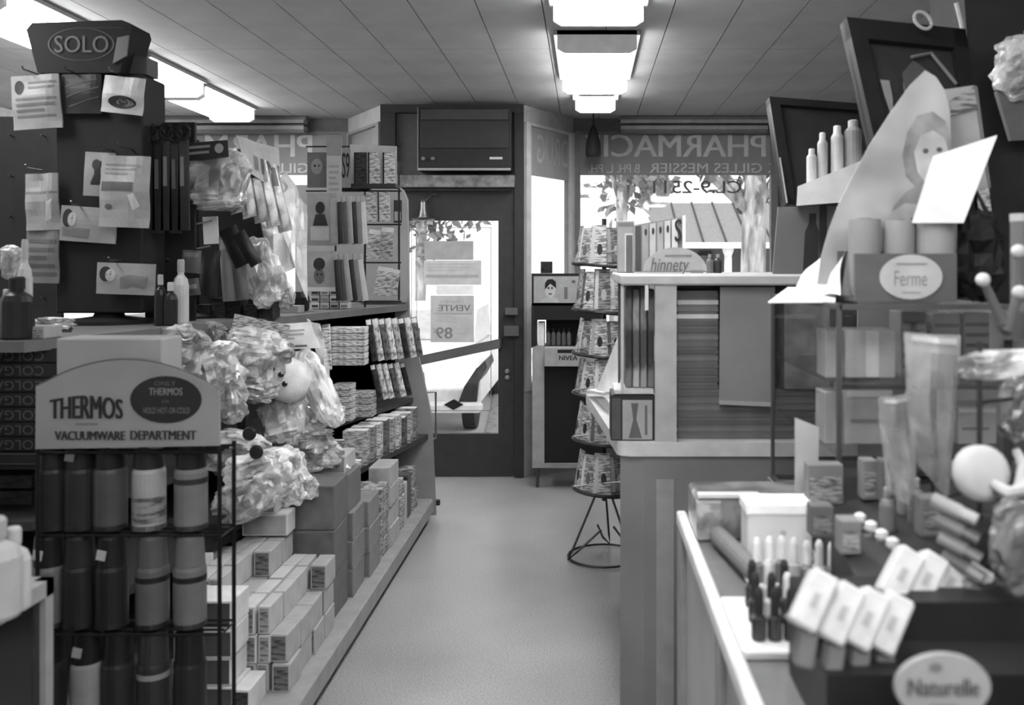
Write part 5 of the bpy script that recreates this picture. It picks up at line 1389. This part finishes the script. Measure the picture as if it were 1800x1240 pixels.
MB().tube([P(1800, 100, 2.68), P(1800, 55, 2.76)], 0.004, 5).build('hook', M(130, 'metal'), o)

TONE = 0.62
# ---- tall pointed poster of a child, with a light carton behind
q = qpx((1430, 115), (1690, 115), (1690, 505), (1430, 505), [2.25, 2.25, 2.2, 2.2])
def uvp(pts): return [((x - 1430) / 260.0, (y - 115) / 390.0) for x, y in pts]
outl = uvp([(1626, 124), (1645, 135), (1660, 158), (1670, 195), (1672, 260), (1672, 400), (1668, 500), (1437, 500), (1443, 455), (1456, 410), (1475, 360), (1500, 310), (1530, 255), (1565, 200), (1600, 150)])
po = card(q, 'child_poster', M(172, 'mottle', 0.5, scale=5), 'tall pointed display poster of a child in pale grey tones', 'poster', 0.006, outline=outl)
skin = M(178, 'mottle', 0.5, scale=9)
q.poly(uvp([(1612, 205), (1640, 198), (1662, 215), (1671, 250), (1670, 300), (1655, 330), (1610, 332), (1592, 312), (1586, 275), (1594, 235)]), M(142, 'mottle', 0.5, scale=14), po, 'printed_hair')
q.poly(uvp([(1618, 240), (1640, 232), (1660, 245), (1668, 275), (1662, 305), (1645, 326), (1628, 328), (1612, 305), (1606, 270)]), skin, po, 'printed_face', 0.003)
for x_, y_ in ((1626, 268), (1650, 266)): q.oval(*uvp([(x_, y_)])[0], 0.02, 0.011, 96, po, 'printed_eye', 0.0045)
q.poly(uvp([(1638, 275), (1643, 290), (1634, 291)]), 150, po, 'printed_nose', 0.0045)
q.oval(*uvp([(1638, 307)])[0], 0.034, 0.012, 118, po, 'printed_mouth', 0.0045)
q.poly(uvp([(1592, 340), (1612, 328), (1660, 328), (1671, 345), (1671, 400), (1560, 400), (1570, 365)]), M(140, 'mottle', 0.5, scale=10), po, 'printed_shirt', 0.002)
q.poly(uvp([(1560, 380), (1590, 360), (1620, 362), (1632, 385), (1610, 402), (1570, 404)]), M(165, 'mottle', 0.5, scale=12), po, 'printed_arm', 0.0035)
q.oval(*uvp([(1612, 388)])[0], 0.05, 0.012, 110, po, 'printed_fold', 0.005)
MB().prism([q.pt(0.3, 0.99, -0.01), q.pt(0.34, 0.99, -0.01), q.pt(0.34, 0.55, -0.01)], (0, 0.1, 0)).build('stand_strut', M(120), po)
cr = thing('light_carton', 'light carton with a creased lid flap beside the tall child poster', 'box', P(1700, 335, 2.4))
MB().prism([P(1655, 158, 2.32), P(1712, 150, 2.32), P(1738, 330, 2.3), P(1660, 335, 2.3)], (0, 0.12, 0)).build('carton_body', M(168), cr)
MB().prism([P(1664, 180, 2.31), P(1712, 152, 2.31), P(1718, 190, 2.31), P(1668, 206, 2.31)], (0, 0.008, 0)).build('lid_flap', M(152, 'print', scale=20), cr)
MB().prism([P(1712, 150, 2.315), P(1718, 152, 2.315), P(1742, 330, 2.295), P(1738, 330, 2.295)], (0, 0.02, 0)).build('carton_edge', M(120), cr)
q = qpx((1640, 275), (1753, 238), (1694, 392), (1603, 392), [2.05, 2.0, 2.05, 2.1])
TONE = 0.85
card(q, 'white_sheet', M(242), 'bright white sheet of card leaning before the child poster', 'card', 0.003, nu=1, nv=1)
q = qpx((1718, 332), (1738, 330), (1744, 380), (1722, 382), 2.2)
card(q, 'small_picture', M(150, 'print', 0.3, scale=60), 'small sparkling picture card beside the bright white sheet', 'card', 0.004, nu=1, nv=1)

TONE = 1.5
# ---- glass case on the counter
ZT = 0.90
gcx0, gcx1, gcy0, gcy1, gct = 0.556, 1.06, 2.0, 2.71, 1.452
gc = thing('glass_case', 'upright glass display case with dark edges standing on the counter', 'case', (0.8, 2.35, ZT))
ed = M(70, 'metal', 0.4)
for x_, y_ in ((gcx0, gcy0), (gcx0, gcy1), (gcx1, gcy0), (gcx1, gcy1)):
    MB().box(x_ - 0.005, x_ + 0.005, y_ - 0.005, y_ + 0.005, ZT, gct).build('edge_strip', ed, gc)
for z_ in (ZT + 0.001, gct - 0.014):
    for y_ in (gcy0, gcy1):
        MB().box(gcx0, gcx1, y_ - 0.005, y_ + 0.005, z_, z_ + 0.012).build('edge_rail', ed, gc)
    MB().box(gcx0 - 0.005, gcx0 + 0.005, gcy0, gcy1, z_, z_ + 0.012).build('edge_rail', ed, gc)
gl2 = M(232, 'glass', g=0.07)
MB().box(gcx0, gcx0 + 0.004, gcy0, gcy1, ZT + 0.01, gct - 0.014).build('side_pane', gl2, gc)
MB().box(gcx0, gcx1, gcy0, gcy0 + 0.004, ZT + 0.01, gct - 0.014).build('front_pane', gl2, gc)
MB().box(gcx0, gcx1, gcy0, gcy1, gct - 0.004, gct).build('top_pane', M(236, 'glass', g=0.12), gc)
shz = [ZZ(665, 2.15), ZZ(782, 2.15)]
for z_ in shz:
    MB().box(gcx0 + 0.01, gcx1 - 0.01, gcy0 + 0.02, gcy1 - 0.02, z_ - 0.008, z_).build('glass_shelf', M(220, 'glass', g=0.15), gc)
    MB().box(gcx0 + 0.01, gcx1 - 0.01, gcy0 + 0.016, gcy0 + 0.02, z_ - 0.009, z_ + 0.001).build('shelf_edge', M(60), gc)
MB().box(gcx1 - 0.012, gcx1 - 0.004, gcy0 + 0.01, gcy1, ZT + 0.01, gct - 0.014).build('back_pane', M(130), gc)
MB().box(gcx0 + 0.25, gcx1 - 0.02, gcy1 - 0.012, gcy1 - 0.004, ZT + 0.01, gct - 0.014).build('far_pane', M(112), gc)
def cbx(px0, px1, py0, py1, Y, v, label, d=0.1, kind='plain', name='case_carton', group=None, stripe=None, **kw):
    o = thing(name, label, 'box', (XX((px0 + px1) / 2, Y), Y + d / 2, ZZ(py1, Y)), group)
    MB().box(XX(px0, Y), XX(px1, Y), Y, Y + d, ZZ(py1, Y), ZZ(py0, Y)).build('body', M(v, kind, 0.45, **kw), o, bevel=0.002)
    q = qpx((px0, py0), (px1, py0), (px1, py1), (px0, py1), Y - 0.0008)
    if stripe == 'v': q.rect(0.4, 0.02, 0.66, 0.98, min(230, v + 30), o, 'front_stripe')
    elif stripe == 'h':
        q.rect(0.02, 0.05, 0.98, 0.16, min(230, v + 26), o, 'front_stripe'); q.rect(0.1, 0.55, 0.8, 0.62, v - 34, o, 'front_print')
    elif stripe == 'g':
        for i in range(5): q.rect(0.06, 0.15 + 0.16 * i, 0.94, 0.21 + 0.16 * i, v - 30, o, 'front_print')
    return o
Yq = 2.15
pz = lambda z: CY - (z - H) * F / Yq
cbx(1487, 1574, 580, pz(shz[0]) - 0.5, Yq, 148, 'broad pale carton with a light band on the upper glass case shelf', stripe='v')
cbx(1452, 1482, 580, pz(shz[0]) - 0.5, Yq + 0.02, 138, 'narrow pale carton next to the banded carton in the glass case', 0.09)
cbx(1486, 1570, 682, pz(shz[1]) - 0.5, Yq, 144, 'pale carton with a dark line on the lower glass case shelf', stripe='h')
cbx(1450, 1482, 690, pz(shz[1]) - 0.5, Yq + 0.02, 136, 'narrow pale carton on the lower glass case shelf', 0.09)
cbx(1684, 1752, 715, pz(shz[1]) - 0.5, Yq, 128, 'grey carton behind the round puff in the glass case', stripe='h')
cbx(1584, 1628, 548, pz(shz[0]) - 0.5, Yq + 0.1, 118, 'ribbed grey box high in the glass case', 0.09, stripe='g')
cbx(1640, 1688, 552, pz(shz[0]) - 0.5, Yq + 0.1, 106, 'ribbed dark box high in the glass case', 0.09, stripe='g')
cbx(1694, 1740, 550, pz(shz[0]) - 0.5, Yq + 0.1, 96, 'ribbed darkest box high in the glass case', 0.09, stripe='g')
cbx(1452, 1530, 838, 898, 2.3, 104, 'low grey carton on the floor of the glass case', 0.1)
one(MB().lathe([(0.045, 0), (0.05, 0.01), (0.05, 0.03), (0.04, 0.04)], c=(XX(1520, 2.4), 2.44, shz[0] - 0.06), n=16), 'dark_tin', M(60, 'print', scale=30), 'flat dark tin between the shelves of the glass case', 'tin')

TONE = 0.62
# ---- box of rolls with an oval label, standing on the case
Yr = 2.06
zc_ = gct + 0.001
rb = thing('roll_box', 'grey display box with a white oval label on top of the glass case', 'box', (XX(1590, Yr), Yr + 0.08, zc_))
MB().box(XX(1503, Yr), XX(1682, Yr), Yr, Yr + 0.012, zc_, ZZ(446, Yr)).build('box_front', M(104), rb)
MB().box(XX(1503, Yr), XX(1682, Yr), Yr + 0.14, Yr + 0.15, zc_, ZZ(440, Yr)).build('box_back', M(90), rb)
MB().box(XX(1503, Yr), XX(1682, Yr), Yr + 0.012, Yr + 0.14, zc_, zc_ + 0.01).build('box_bottom', M(90), rb)
q = qpx((1503, 446), (1682, 446), (1682, 530), (1503, 530), Yr - 0.0005)
q.oval(0.545, 0.49, 0.31, 0.47, 196, rb, 'oval_label', 0.003)
q.text('Ferme', 0.38, 0.36, 0.7, 0.68, 150, rb, 0.0, off=0.0045)
q.rect(0.4, 0.2, 0.7, 0.235, 150, rb, 'printed_line', 0.0045)
q.rect(0.45, 0.8, 0.64, 0.83, 160, rb, 'printed_line', 0.0045)
for i, (x0_, x1_, yt, yb, v) in enumerate(((1492, 1548, 386, 498, 152), (1552, 1607, 388, 470, 160), (1607, 1680, 386, 470, 166))):
    yy = Yr + 0.075
    w_ = (x1_ - x0_) * yy / F / 2
    c = (XX((x0_ + x1_) / 2, yy), yy, zc_ + 0.012)
    hh = ZZ(yt, yy) - c[2]
    o = thing('paper_roll', ('wide pale paper cylinder overlapping the edge of the oval labelled box', 'pale paper cylinder in the middle of the oval labelled box', 'broad tapering pale paper cylinder in the oval labelled box')[i], 'roll', c)
    MB().lathe([(w_ * 0.85, 0), (w_ * 0.95, 0.02), (w_, hh * 0.9), (w_ * 0.98, hh)], c=c, n=26).build('wrap', M(v, 'plain', 0.5, scale=6), o, smooth=False)
    MB().lathe([(w_ * 0.5, hh), (w_ * 0.45, hh + 0.003)], c=c, n=20).build('core', M(110), o)
TONE = 0.9
# folded white card at the corner of the case
q = Quad(P(1350, 531, 2.2), P(1385, 505, 2.35), P(1470, 506, 2.3), P(1468, 530, 2.1))
card(q, 'white_flap', M(240), 'bright white flap of folded card at the glass case corner', 'card', 0.003, nu=1, nv=1)
q = qpx((1462, 432), (1500, 430), (1478, 520), (1400, 508), [2.3, 2.25, 2.12, 2.3], wr=0.04, fq=2)
card(q, 'crumpled_tissue', M(236), 'crumpled white tissue propped behind the white flap', 'paper', 0.002)
q = qpx((1492, 440), (1508, 450), (1500, 522), (1478, 520), 2.15)
card(q, 'grey_wedge', M(120), 'narrow grey wedge of card beside the crumpled tissue', 'card', 0.004, nu=1, nv=1)
bl = thing('dark_hamper', 'dark bushy basket shape beside the oval labelled box', 'basket', (XX(1725, 2.1), 2.1, zc_))
MB().blob(0.11, 0.2, 0.12, 51, 0.25, 0.7, 26, 18, 3.0, 0.15).at((XX(1728, 2.1), 2.14, zc_ + 0.11)).build('basket_body', M(40), bl)
MB().tube([(XX(1705, 2.1), 2.14, zc_ + 0.2), (XX(1728, 2.1), 2.14, zc_ + 0.26), (XX(1750, 2.1), 2.14, zc_ + 0.2)], 0.006, 6).build('basket_handle', M(60), bl)

TONE = 0.8
# ---- the sales counter in the foreground
sc_ = thing('sales_counter', 'long grey sales counter with a pale metal edge and glass top', 'counter', (0.7, 1.4, 0))
xf = 0.235
cf = M(158, 'plain', 0.45, scale=4)
MB().box(xf + 0.012, 1.1, 0.5, 2.34, 0, ZT - 0.03).build('carcass', cf, sc_)
MB().box(xf, xf + 0.012, 2.24, 2.34, 0, ZT - 0.03).build('front_stile', M(142), sc_)
MB().box(xf, xf + 0.012, 1.6, 1.66, 0, ZT - 0.03).build('front_stile', M(138), sc_)
MB().box(xf - 0.002, xf + 0.022, 0.5, 2.345, ZT - 0.03, ZT + 0.004).build('edge_trim', M(215, 'plain', 0.3), sc_, bevel=0.004)
MB().box(xf + 0.022, 1.1, 0.5, 2.345, ZT - 0.03, ZT - 0.002).build('counter_top', M(112, rough=0.15), sc_)
MB().box(gcx0 - 0.01, 1.1, 2.345, 2.74, 0, ZT - 0.001).build('return_block', M(120), sc_)

zt0 = ZT - 0.001
def onc(px, py): 
    Y = (H - ZT) * F / (py - CY)
    return Vector((XX(px, Y), Y, ZT))
# cellophane wrapped long box at the far end
wb = thing('wrapped_box', 'long cellophane wrapped box before the raised unit on the sales counter', 'box', (0.4, 2.22, ZT))
MB().box(0.262, 0.53, 2.1, 2.26, ZT, ZT + 0.1).build('box_body', M(110, 'cello', 0.3, scale=10), wb, bevel=0.006)
MB().box(0.255, 0.315, 2.09, 2.27, ZT + 0.0, ZT + 0.095).build('end_wrap', M(150, 'cello', 0.3, scale=20), wb, bevel=0.006)
MB().box(0.258, 0.4, 2.092, 2.12, ZT + 0.1, ZT + 0.108).build('folded_seam', M(190), wb)
a_, b_ = onc(1262, 958), onc(1330, 1030)
tb_ = thing('cardboard_tube', 'grey cardboard tube lying slantwise on the sales counter', 'tube', ((a_ + b_) / 2))
MB().tube([(a_.x, a_.y, ZT + 0.022), (b_.x, b_.y, ZT + 0.022)], 0.021, 14).build('tube_wall', M(112), tb_)
MB().tube([(a_.x, a_.y, ZT + 0.022), (a_.x - 0.002, a_.y + 0.004, ZT + 0.022)], 0.014, 14).build('tube_mouth', M(46), tb_)
# white lidded box and tall card
wx = thing('white_lidded_box', 'white cardboard box with a brighter lid on the sales counter', 'box', onc(1370, 1002))
Yb_ = 1.9
x0_, x1_ = XX(1314, Yb_), XX(1428, Yb_)
MB().box(x0_, x1_, Yb_, Yb_ + 0.08, ZT, ZZ(903, Yb_)).build('box_body', M(205, 'plain', 0.5, scale=4), wx, bevel=0.002)
MB().box(x0_ - 0.003, x1_ + 0.004, Yb_ - 0.004, Yb_ + 0.084, ZZ(905, Yb_), ZZ(886, Yb_)).build('lid', M(240), wx, bevel=0.002)
q = qpx((1314, 903), (1428, 903), (1428, 1000), (1314, 1000), Yb_ - 0.0006)
q.oval(0.55, 0.36, 0.05, 0.06, 172, wx, 'printed_dot')
q = qpx((1398, 735), (1440, 752), (1436, 930), (1398, 930), 2.03)
card(q, 'tall_card', M(172, 'plain', 0.5, scale=8), 'tall plain pale card standing behind the white lidded box', 'card', 0.006, nu=1, nv=1)
one(MB().prism([onc(1296, 915) , onc(1316, 915), onc(1316, 930), onc(1300, 930)], (0, 0, 0.03)), 'small_white_block', M(230), 'small white block beside the white lidded box', 'block')
# two white trays with nail polish
def tray(p, label):
    o = thing('white_tray', label, 'tray', sum(p, Vector()) / 4)
    MB().prism([v + Vector((0, 0, 0.0005)) for v in p], (0, 0, 0.008)).build('tray_plate', M(228), o)
    for i in range(4):
        a, b = p[i], p[(i + 1) % 4]
        MB().tube([a + Vector((0, 0, 0.011)), b + Vector((0, 0, 0.011))], 0.004, 6).build('tray_rim', M(235), o)
    return o
def tp(x0, y0, x1, y1): 
    Ya = (H - ZT) * F / (y0 - CY); Yb = (H - ZT) * F / (y1 - CY)
    xa = XX(x0, Ya); xb = XX(x1, Ya)
    return [Vector((xa, Yb, ZT)), Vector((xb, Yb, ZT)), Vector((xb, Ya, ZT)), Vector((xa, Ya, ZT))]
tray(tp(1270, 1064, 1400, 1160), 'white tray of nail polish bottles at the counter edge')
tray(tp(1284, 968, 1420, 1040), 'white tray before the white lidded box')
def polish(px, py, v, cap, hgt, label, group, r=0.013, z=ZT + 0.0095):
    p = onc(px, py); p.z = z
    o = thing('polish_bottle', label, 'bottle', p, group)
    MB().lathe([(r * 0.9, 0), (r, 0.004), (r, hgt * 0.42), (r * 0.5, hgt * 0.5)], c=p, n=14).build('bottle_body', M(v, rough=0.2), o)
    MB().lathe([(r * 0.62, hgt * 0.5), (r * 0.58, hgt * 0.9), (r * 0.34, hgt)], c=p, n=14).build('cap', M(cap, rough=0.3), o)
i = 0
for row, py in enumerate((1075, 1102, 1134)):
    for c_, px in enumerate((1322, 1350, 1378)):
        pxx = px + 6 * row
        lightb = (row == 1 and c_ == 1) or (row == 0 and c_ == 1)
        polish(pxx, py, 175 if lightb else 64, 205 if (i % 4 == 1) else 62, 0.085, 'pale nail polish bottle among dark ones on the white tray' if lightb else 'dark nail polish bottle on the white counter tray', 'pale nail polish bottles' if lightb else 'dark nail polish bottles')
        i += 1
for k in range(8):
    polish(1330 + 22 * k, 1035 - 2 * (k % 3) + 0 * k, 170 if k % 2 else 120, 225, 0.09, 'nail polish bottle with a tall white cap before the white lidded box', 'white capped polish bottles', z=ZT + (0.0095 if k < 4 else 0.001))

# ---- dark stepped cosmetics stand
cs = thing('cosmetics_stand', 'dark stepped cosmetics stand with an oval plaque on the sales counter', 'stand', (0.5, 1.15, ZT))
Yk = 1.12
steps = [(1.10, 1.20, 0.045), (1.20, 1.31, 0.095), (1.31, 1.42, 0.15)]
xs0, xs1 = XX(1420, 1.3), 0.85
for (ya, yb, hh) in steps:
    MB().box(xs0, xs1, ya, yb, ZT, ZT + hh).build('step', M(48, rough=0.4), cs)
MB().box(XX(1560, Yk), 0.7, Yk - 0.03, Yk - 0.02, ZT, ZT + 0.1).build('front_panel', M(46, rough=0.4), cs)
def pack(px, py, w, h, Y, label, roll=28, group=None, v=196):
    c = P(px, py, Y); ww, hh = w * Y / F, h * Y / F
    o = thing('compact_pack', label, 'pack', c - Vector((0, 0, hh / 2)), group)
    mb = MB().box(-ww / 2, ww / 2, -0.006, 0.03, -hh * 0.42, hh * 0.42); mb.at(c, roll, 0, -22).build('pack_front', M(v, 'plain', 0.5, scale=40), o, bevel=0.004)
    mb = MB().box(-ww * 0.3, ww * 0.34, 0.0, 0.028, -hh * 0.95, -hh * 0.44); mb.at(c, roll * 0.4, 0, -12).build('pack_body', M(104), o, bevel=0.003)
    mb = MB().box(-ww * 0.12, ww * 0.12, -0.0075, -0.006, -hh * 0.12, hh * 0.1); mb.at(c, roll, 0, -22).build('printed_mark', M(165), o)
    return o
for k, (px, py) in enumerate(((1432, 1055), (1480, 1078), (1524, 1088), (1566, 1096))):
    pack(px, py, 50, 122, 1.22 + 0.01 * k, 'white fronted compact pack in the lower slanting row of the cosmetics stand', 30, 'compact packs in the lower row')
for k, (px, py) in enumerate(((1585, 1010), (1628, 1018), (1668, 1026), (1708, 1040))):
    pack(px, py, 48, 112, 1.36 + 0.01 * k, 'white fronted compact pack in the upper slanting row of the cosmetics stand', 34, 'compact packs in the upper row')
# oval label on the stand
q = qpx((1572, 1150), (1744, 1150), (1744, 1268), (1572, 1268), Yk - 0.04)
ol = thing('oval_plaque', 'grey oval plaque with dark lettering on the cosmetics stand', 'sign', P(1658, 1262, Yk - 0.04))
mb = MB(); q.slab(mb, 0.008, outline=[(0.5 + 0.49 * math.cos(2 * math.pi * i / 32), 0.5 + 0.49 * math.sin(2 * math.pi * i / 32)) for i in range(32)]); mb.build('plaque_board', M(148), ol)
q.text('Naturelle', 0.14, 0.36, 0.86, 0.62, 84, ol, 0.04)
q.oval(0.42, 0.2, 0.07, 0.07, 110, ol, 'printed_crest')
q.rect(0.34, 0.74, 0.64, 0.79, 118, ol, 'printed_line', 0.003)
# little bottles with white caps in a slanting row, and slanting tubes
for k in range(6):
    c = P(1512 + 19 * k, 920 + 15 * k, 1.75 - 0.05 * k)
    o = thing('capped_bottle', 'small grey bottle with a round white cap in the slanting row', 'bottle', c - Vector((0, 0, 0.05)), 'white capped bottles in the slanting row')
    MB().lathe([(0.012, -0.05), (0.013, -0.045), (0.013, -0.008), (0.006, 0)], c=c, n=14).build('bottle_body', M(120 - 10 * (k % 2), rough=0.3), o)
    MB().lathe([(0.009, 0), (0.012, 0.006), (0.011, 0.016), (0.005, 0.02)], c=c, n=14).build('cap', M(212), o)
rs = thing('riser_block', 'dark riser block behind the compact packs on the sales counter', 'riser', (0.62, 1.55, ZT))
MB().hexa([(0.44, 1.46, ZT), (0.9, 1.46, ZT), (0.9, 1.95, ZT), (0.5, 1.95, ZT), (0.44, 1.46, ZT + 0.12), (0.9, 1.46, ZT + 0.2), (0.9, 1.95, ZT + 0.2), (0.5, 1.95, ZT + 0.12)]).build('riser_body', M(60), rs)
MB().box(0.5, 0.9, 1.44, 1.458, ZT, ZT + 0.16).build('riser_lip', M(54), rs)
for k in range(5):
    a, b = P(1640 + 6 * k, 878 + 32 * k, 1.4), P(1718 + 4 * k, 916 + 34 * k, 1.36)
    o = thing('lipstick_tube', 'slanting pale lipstick tube in the rack beside the round puff', 'tube', (a + b) / 2, 'slanting lipstick tubes')
    MB().tube([a, a + (b - a) * 0.62], 0.011, 10).build('tube_body', M((150, 120, 140, 110, 130)[k], rough=0.3), o)
    MB().tube([a + (b - a) * 0.62, b], 0.0095, 10).build('tube_cap', M((160, 96, 120, 150, 104)[k], rough=0.25), o)
    
pf = thing('powder_puff', 'round pale powder puff with a curled ribbon on the cosmetics display', 'puff', P(1718, 886, 1.45))
MB().lathe([(0.036, 0), (0.044, 0.008), (0.044, 0.02), (0.03, 0.028)], n=26).xf(Matrix.Translation(P(1718, 832, 1.45)) @ Matrix.Rotation(math.radians(78), 4, 'X')).build('puff_disc', M(182, 'plain', 0.7), pf, smooth=True)
MB().tube([P(1745, 850, 1.42), P(1770, 868, 1.4), P(1795, 862, 1.4), P(1800, 820, 1.42), P(1785, 790, 1.43)], [0.008, 0.012, 0.012, 0.01, 0.006], 8).build('ribbon', M(176), pf)
# translucent bags hanging before the case
for k, (TL, TR, BR, BL, lb) in enumerate((
        ((1592, 585), (1690, 590), (1668, 880), (1600, 800), 'long translucent plastic bag hanging before the glass case'),
        ((1548, 700), (1602, 690), (1610, 900), (1556, 860), 'narrow translucent plastic bag below the long one'))):
    q = qpx(TL, TR, BR, BL, 1.72 - 0.05 * k, bulge=0.015, wr=0.03, seed=k + 3)
    o = card(q, 'film_bag', M(170, 'film', 0.25, lo=0.35, hi=0.85, scale=8), lb, 'bag', 0.006)
    q.rect(0.1, 0.02, 0.9, 0.06, M(200, 'film', 0.25, lo=0.6, hi=0.9), o, 'bag_seam', 0.004)
hk = thing('bag_hanger', 'thin dark wire arm holding the translucent plastic bags', 'hanger', P(1640, 583, 1.74))
MB().tube([(XX(1640, 1.74), 1.74, ZT + 0.165), (XX(1640, 1.74), 1.76, ZZ(580, 1.74)), (XX(1600, 1.74), 1.735, ZZ(584, 1.74))], 0.003, 5).build('wire', M(60, 'metal'), hk)
bag(1760, 640, 130, 50, 1.5, 'crumpled clear film bundle on the wire display by the glass case', 176, -4, seed=61, amp=0.2, kind='cello', scale=16)
bag(1790, 720, 60, 110, 1.55, 'grey crumpled bag under the clear film bundle', 110, 0, seed=62, amp=0.2)
bag(1790, 960, 90, 160, 1.3, 'dim crumpled bag hanging beside the slanting lipstick tubes', 104, 0, seed=63, amp=0.2)
# ball headed applicators
for k, (x0_, y0_, x1_, y1_, lb) in enumerate(((1728, 492, 1762, 568, 'ball headed applicator leaning at the case top'), (1790, 442, 1792, 530, 'white ball headed applicator standing upright at the case'), (1792, 514, 1770, 580, 'white ball headed applicator tilted beside the others'))):
    a, b = P(x0_, y0_, 1.7), P(x1_, y1_, 1.72)
    o = thing('applicator', lb, 'applicator', b)
    MB().tube([a, b], [0.007, 0.011], 10).build('stick', M(104, rough=0.35), o)
    MB().blob(0.026, 0.026, 0.026, 1, 0.0, 1.0, 16, 10).at(a).build('ball', M(190), o, smooth=True)
cc = thing('grey_tube', 'upright grey tube with a pale end near the ball headed applicators', 'tube', P(1786, 545, 1.8))
MB().lathe([(0.02, 0), (0.02, 0.18), (0.017, 0.185)], c=P(1795, 545, 1.8), n=16).build('tube_wall', M(100), cc)
MB().lathe([(0.021, 0.175), (0.021, 0.19)], c=P(1795, 545, 1.8), n=16).build('tube_rim', M(165), cc)

# ---- clutter on the dark riser
zr = ZT + 0.125
for k, (px, py, w_, h_, Y_, v, lb) in enumerate((
        (1452, 905, 62, 70, 1.93, 118, 'low grey carton with a pale end on the dark riser'),
        (1530, 880, 26, 70, 1.9, 132, 'slim grey carton standing on the dark riser'),
        (1566, 884, 30, 76, 1.85, 104, 'slim darker carton standing on the dark riser'),
        (1446, 965, 40, 56, 1.7, 96, 'squat dark carton before the low grey carton'),
        (1496, 1000, 36, 60, 1.6, 126, 'squat pale carton beside the white capped bottles'),
        (1640, 950, 40, 70, 1.62, 112, 'grey printed carton behind the lipstick tubes'))):
    x0_, x1_ = XX(px - w_ / 2, Y_), XX(px + w_ / 2, Y_)
    o = thing('counter_carton', lb, 'box', ((x0_ + x1_) / 2, Y_ + 0.02, zr))
    zz = ZT + 0.12 + 0.08 * max(0.0, min(1.0, ((x0_ + x1_) / 2 - 0.5) / 0.4)) + 0.006
    MB().box(x0_, x1_, Y_, Y_ + 0.04, zz, zz + h_ * Y_ / F).build('body', M(v), o, bevel=0.002)
    MB().box(x0_ + 0.004, x1_ - 0.004, Y_ - 0.001, Y_, zz + 0.008, zz + h_ * Y_ / F * 0.7).build('front_print', M(v + 20, 'print', 0.4, scale=40), o)
for k, (px, Y_, v) in enumerate(((1590, 1.78, 140), (1610, 1.72, 120), (1560, 1.7, 110))):
    x_ = XX(px, Y_); zz = ZT + 0.12 + 0.08 * max(0.0, min(1.0, (x_ - 0.5) / 0.4)) + 0.004
    bottle(px, 900, 0.085, 0.015, Y_, v, ('pale rounded bottle among the cartons on the dark riser', 'grey rounded bottle among the cartons on the dark riser', 'dim rounded bottle among the cartons on the dark riser')[k], 150, z=zz)

# ---- wire tree that carries the puff, the lipstick tubes and the crumpled bags
wt = thing('wire_display', 'thin dark wire display holding the puff, tubes and crumpled bags', 'display', (0.66, 1.5, ZT))
xw, yw = XX(1722, 1.5), 1.5
dkw = M(64, 'metal', 0.4)
MB().lathe([(0.07, 0), (0.07, 0.006), (0.02, 0.012)], c=(xw, yw, ZT + 0.205), n=20).build('base', dkw, wt)
MB().tube([(xw, yw, ZT + 0.206), (xw, yw, ZZ(600, 1.5))], 0.005, 6).build('pole', dkw, wt)
for (px, py, Y_) in ((1760, 640, 1.5), (1790, 700, 1.55), (1718, 832, 1.46), (1790, 900, 1.3), (1650, 880, 1.4), (1660, 945, 1.4), (1670, 1008, 1.4)):
    p = P(px, py, Y_)
    MB().tube([(xw, yw, p.z), p], 0.003, 5).build('arm', dkw, wt)
ch = thing('applicator_cup', 'low grey cup holding the ball headed applicators', 'cup', P(1772, 600, 1.72))
c = P(1772, 596, 1.75)
MB().lathe([(0.03, 0), (0.034, 0.05), (0.031, 0.05), (0.028, 0.006)], c=(c.x, c.y, c.z), n=18).build('cup_wall', M(92), ch)
MB().tube([(c.x, c.y, ZT + 0.2), (c.x, c.y, c.z + 0.004)], 0.008, 8).build('cup_stem', M(70), ch)
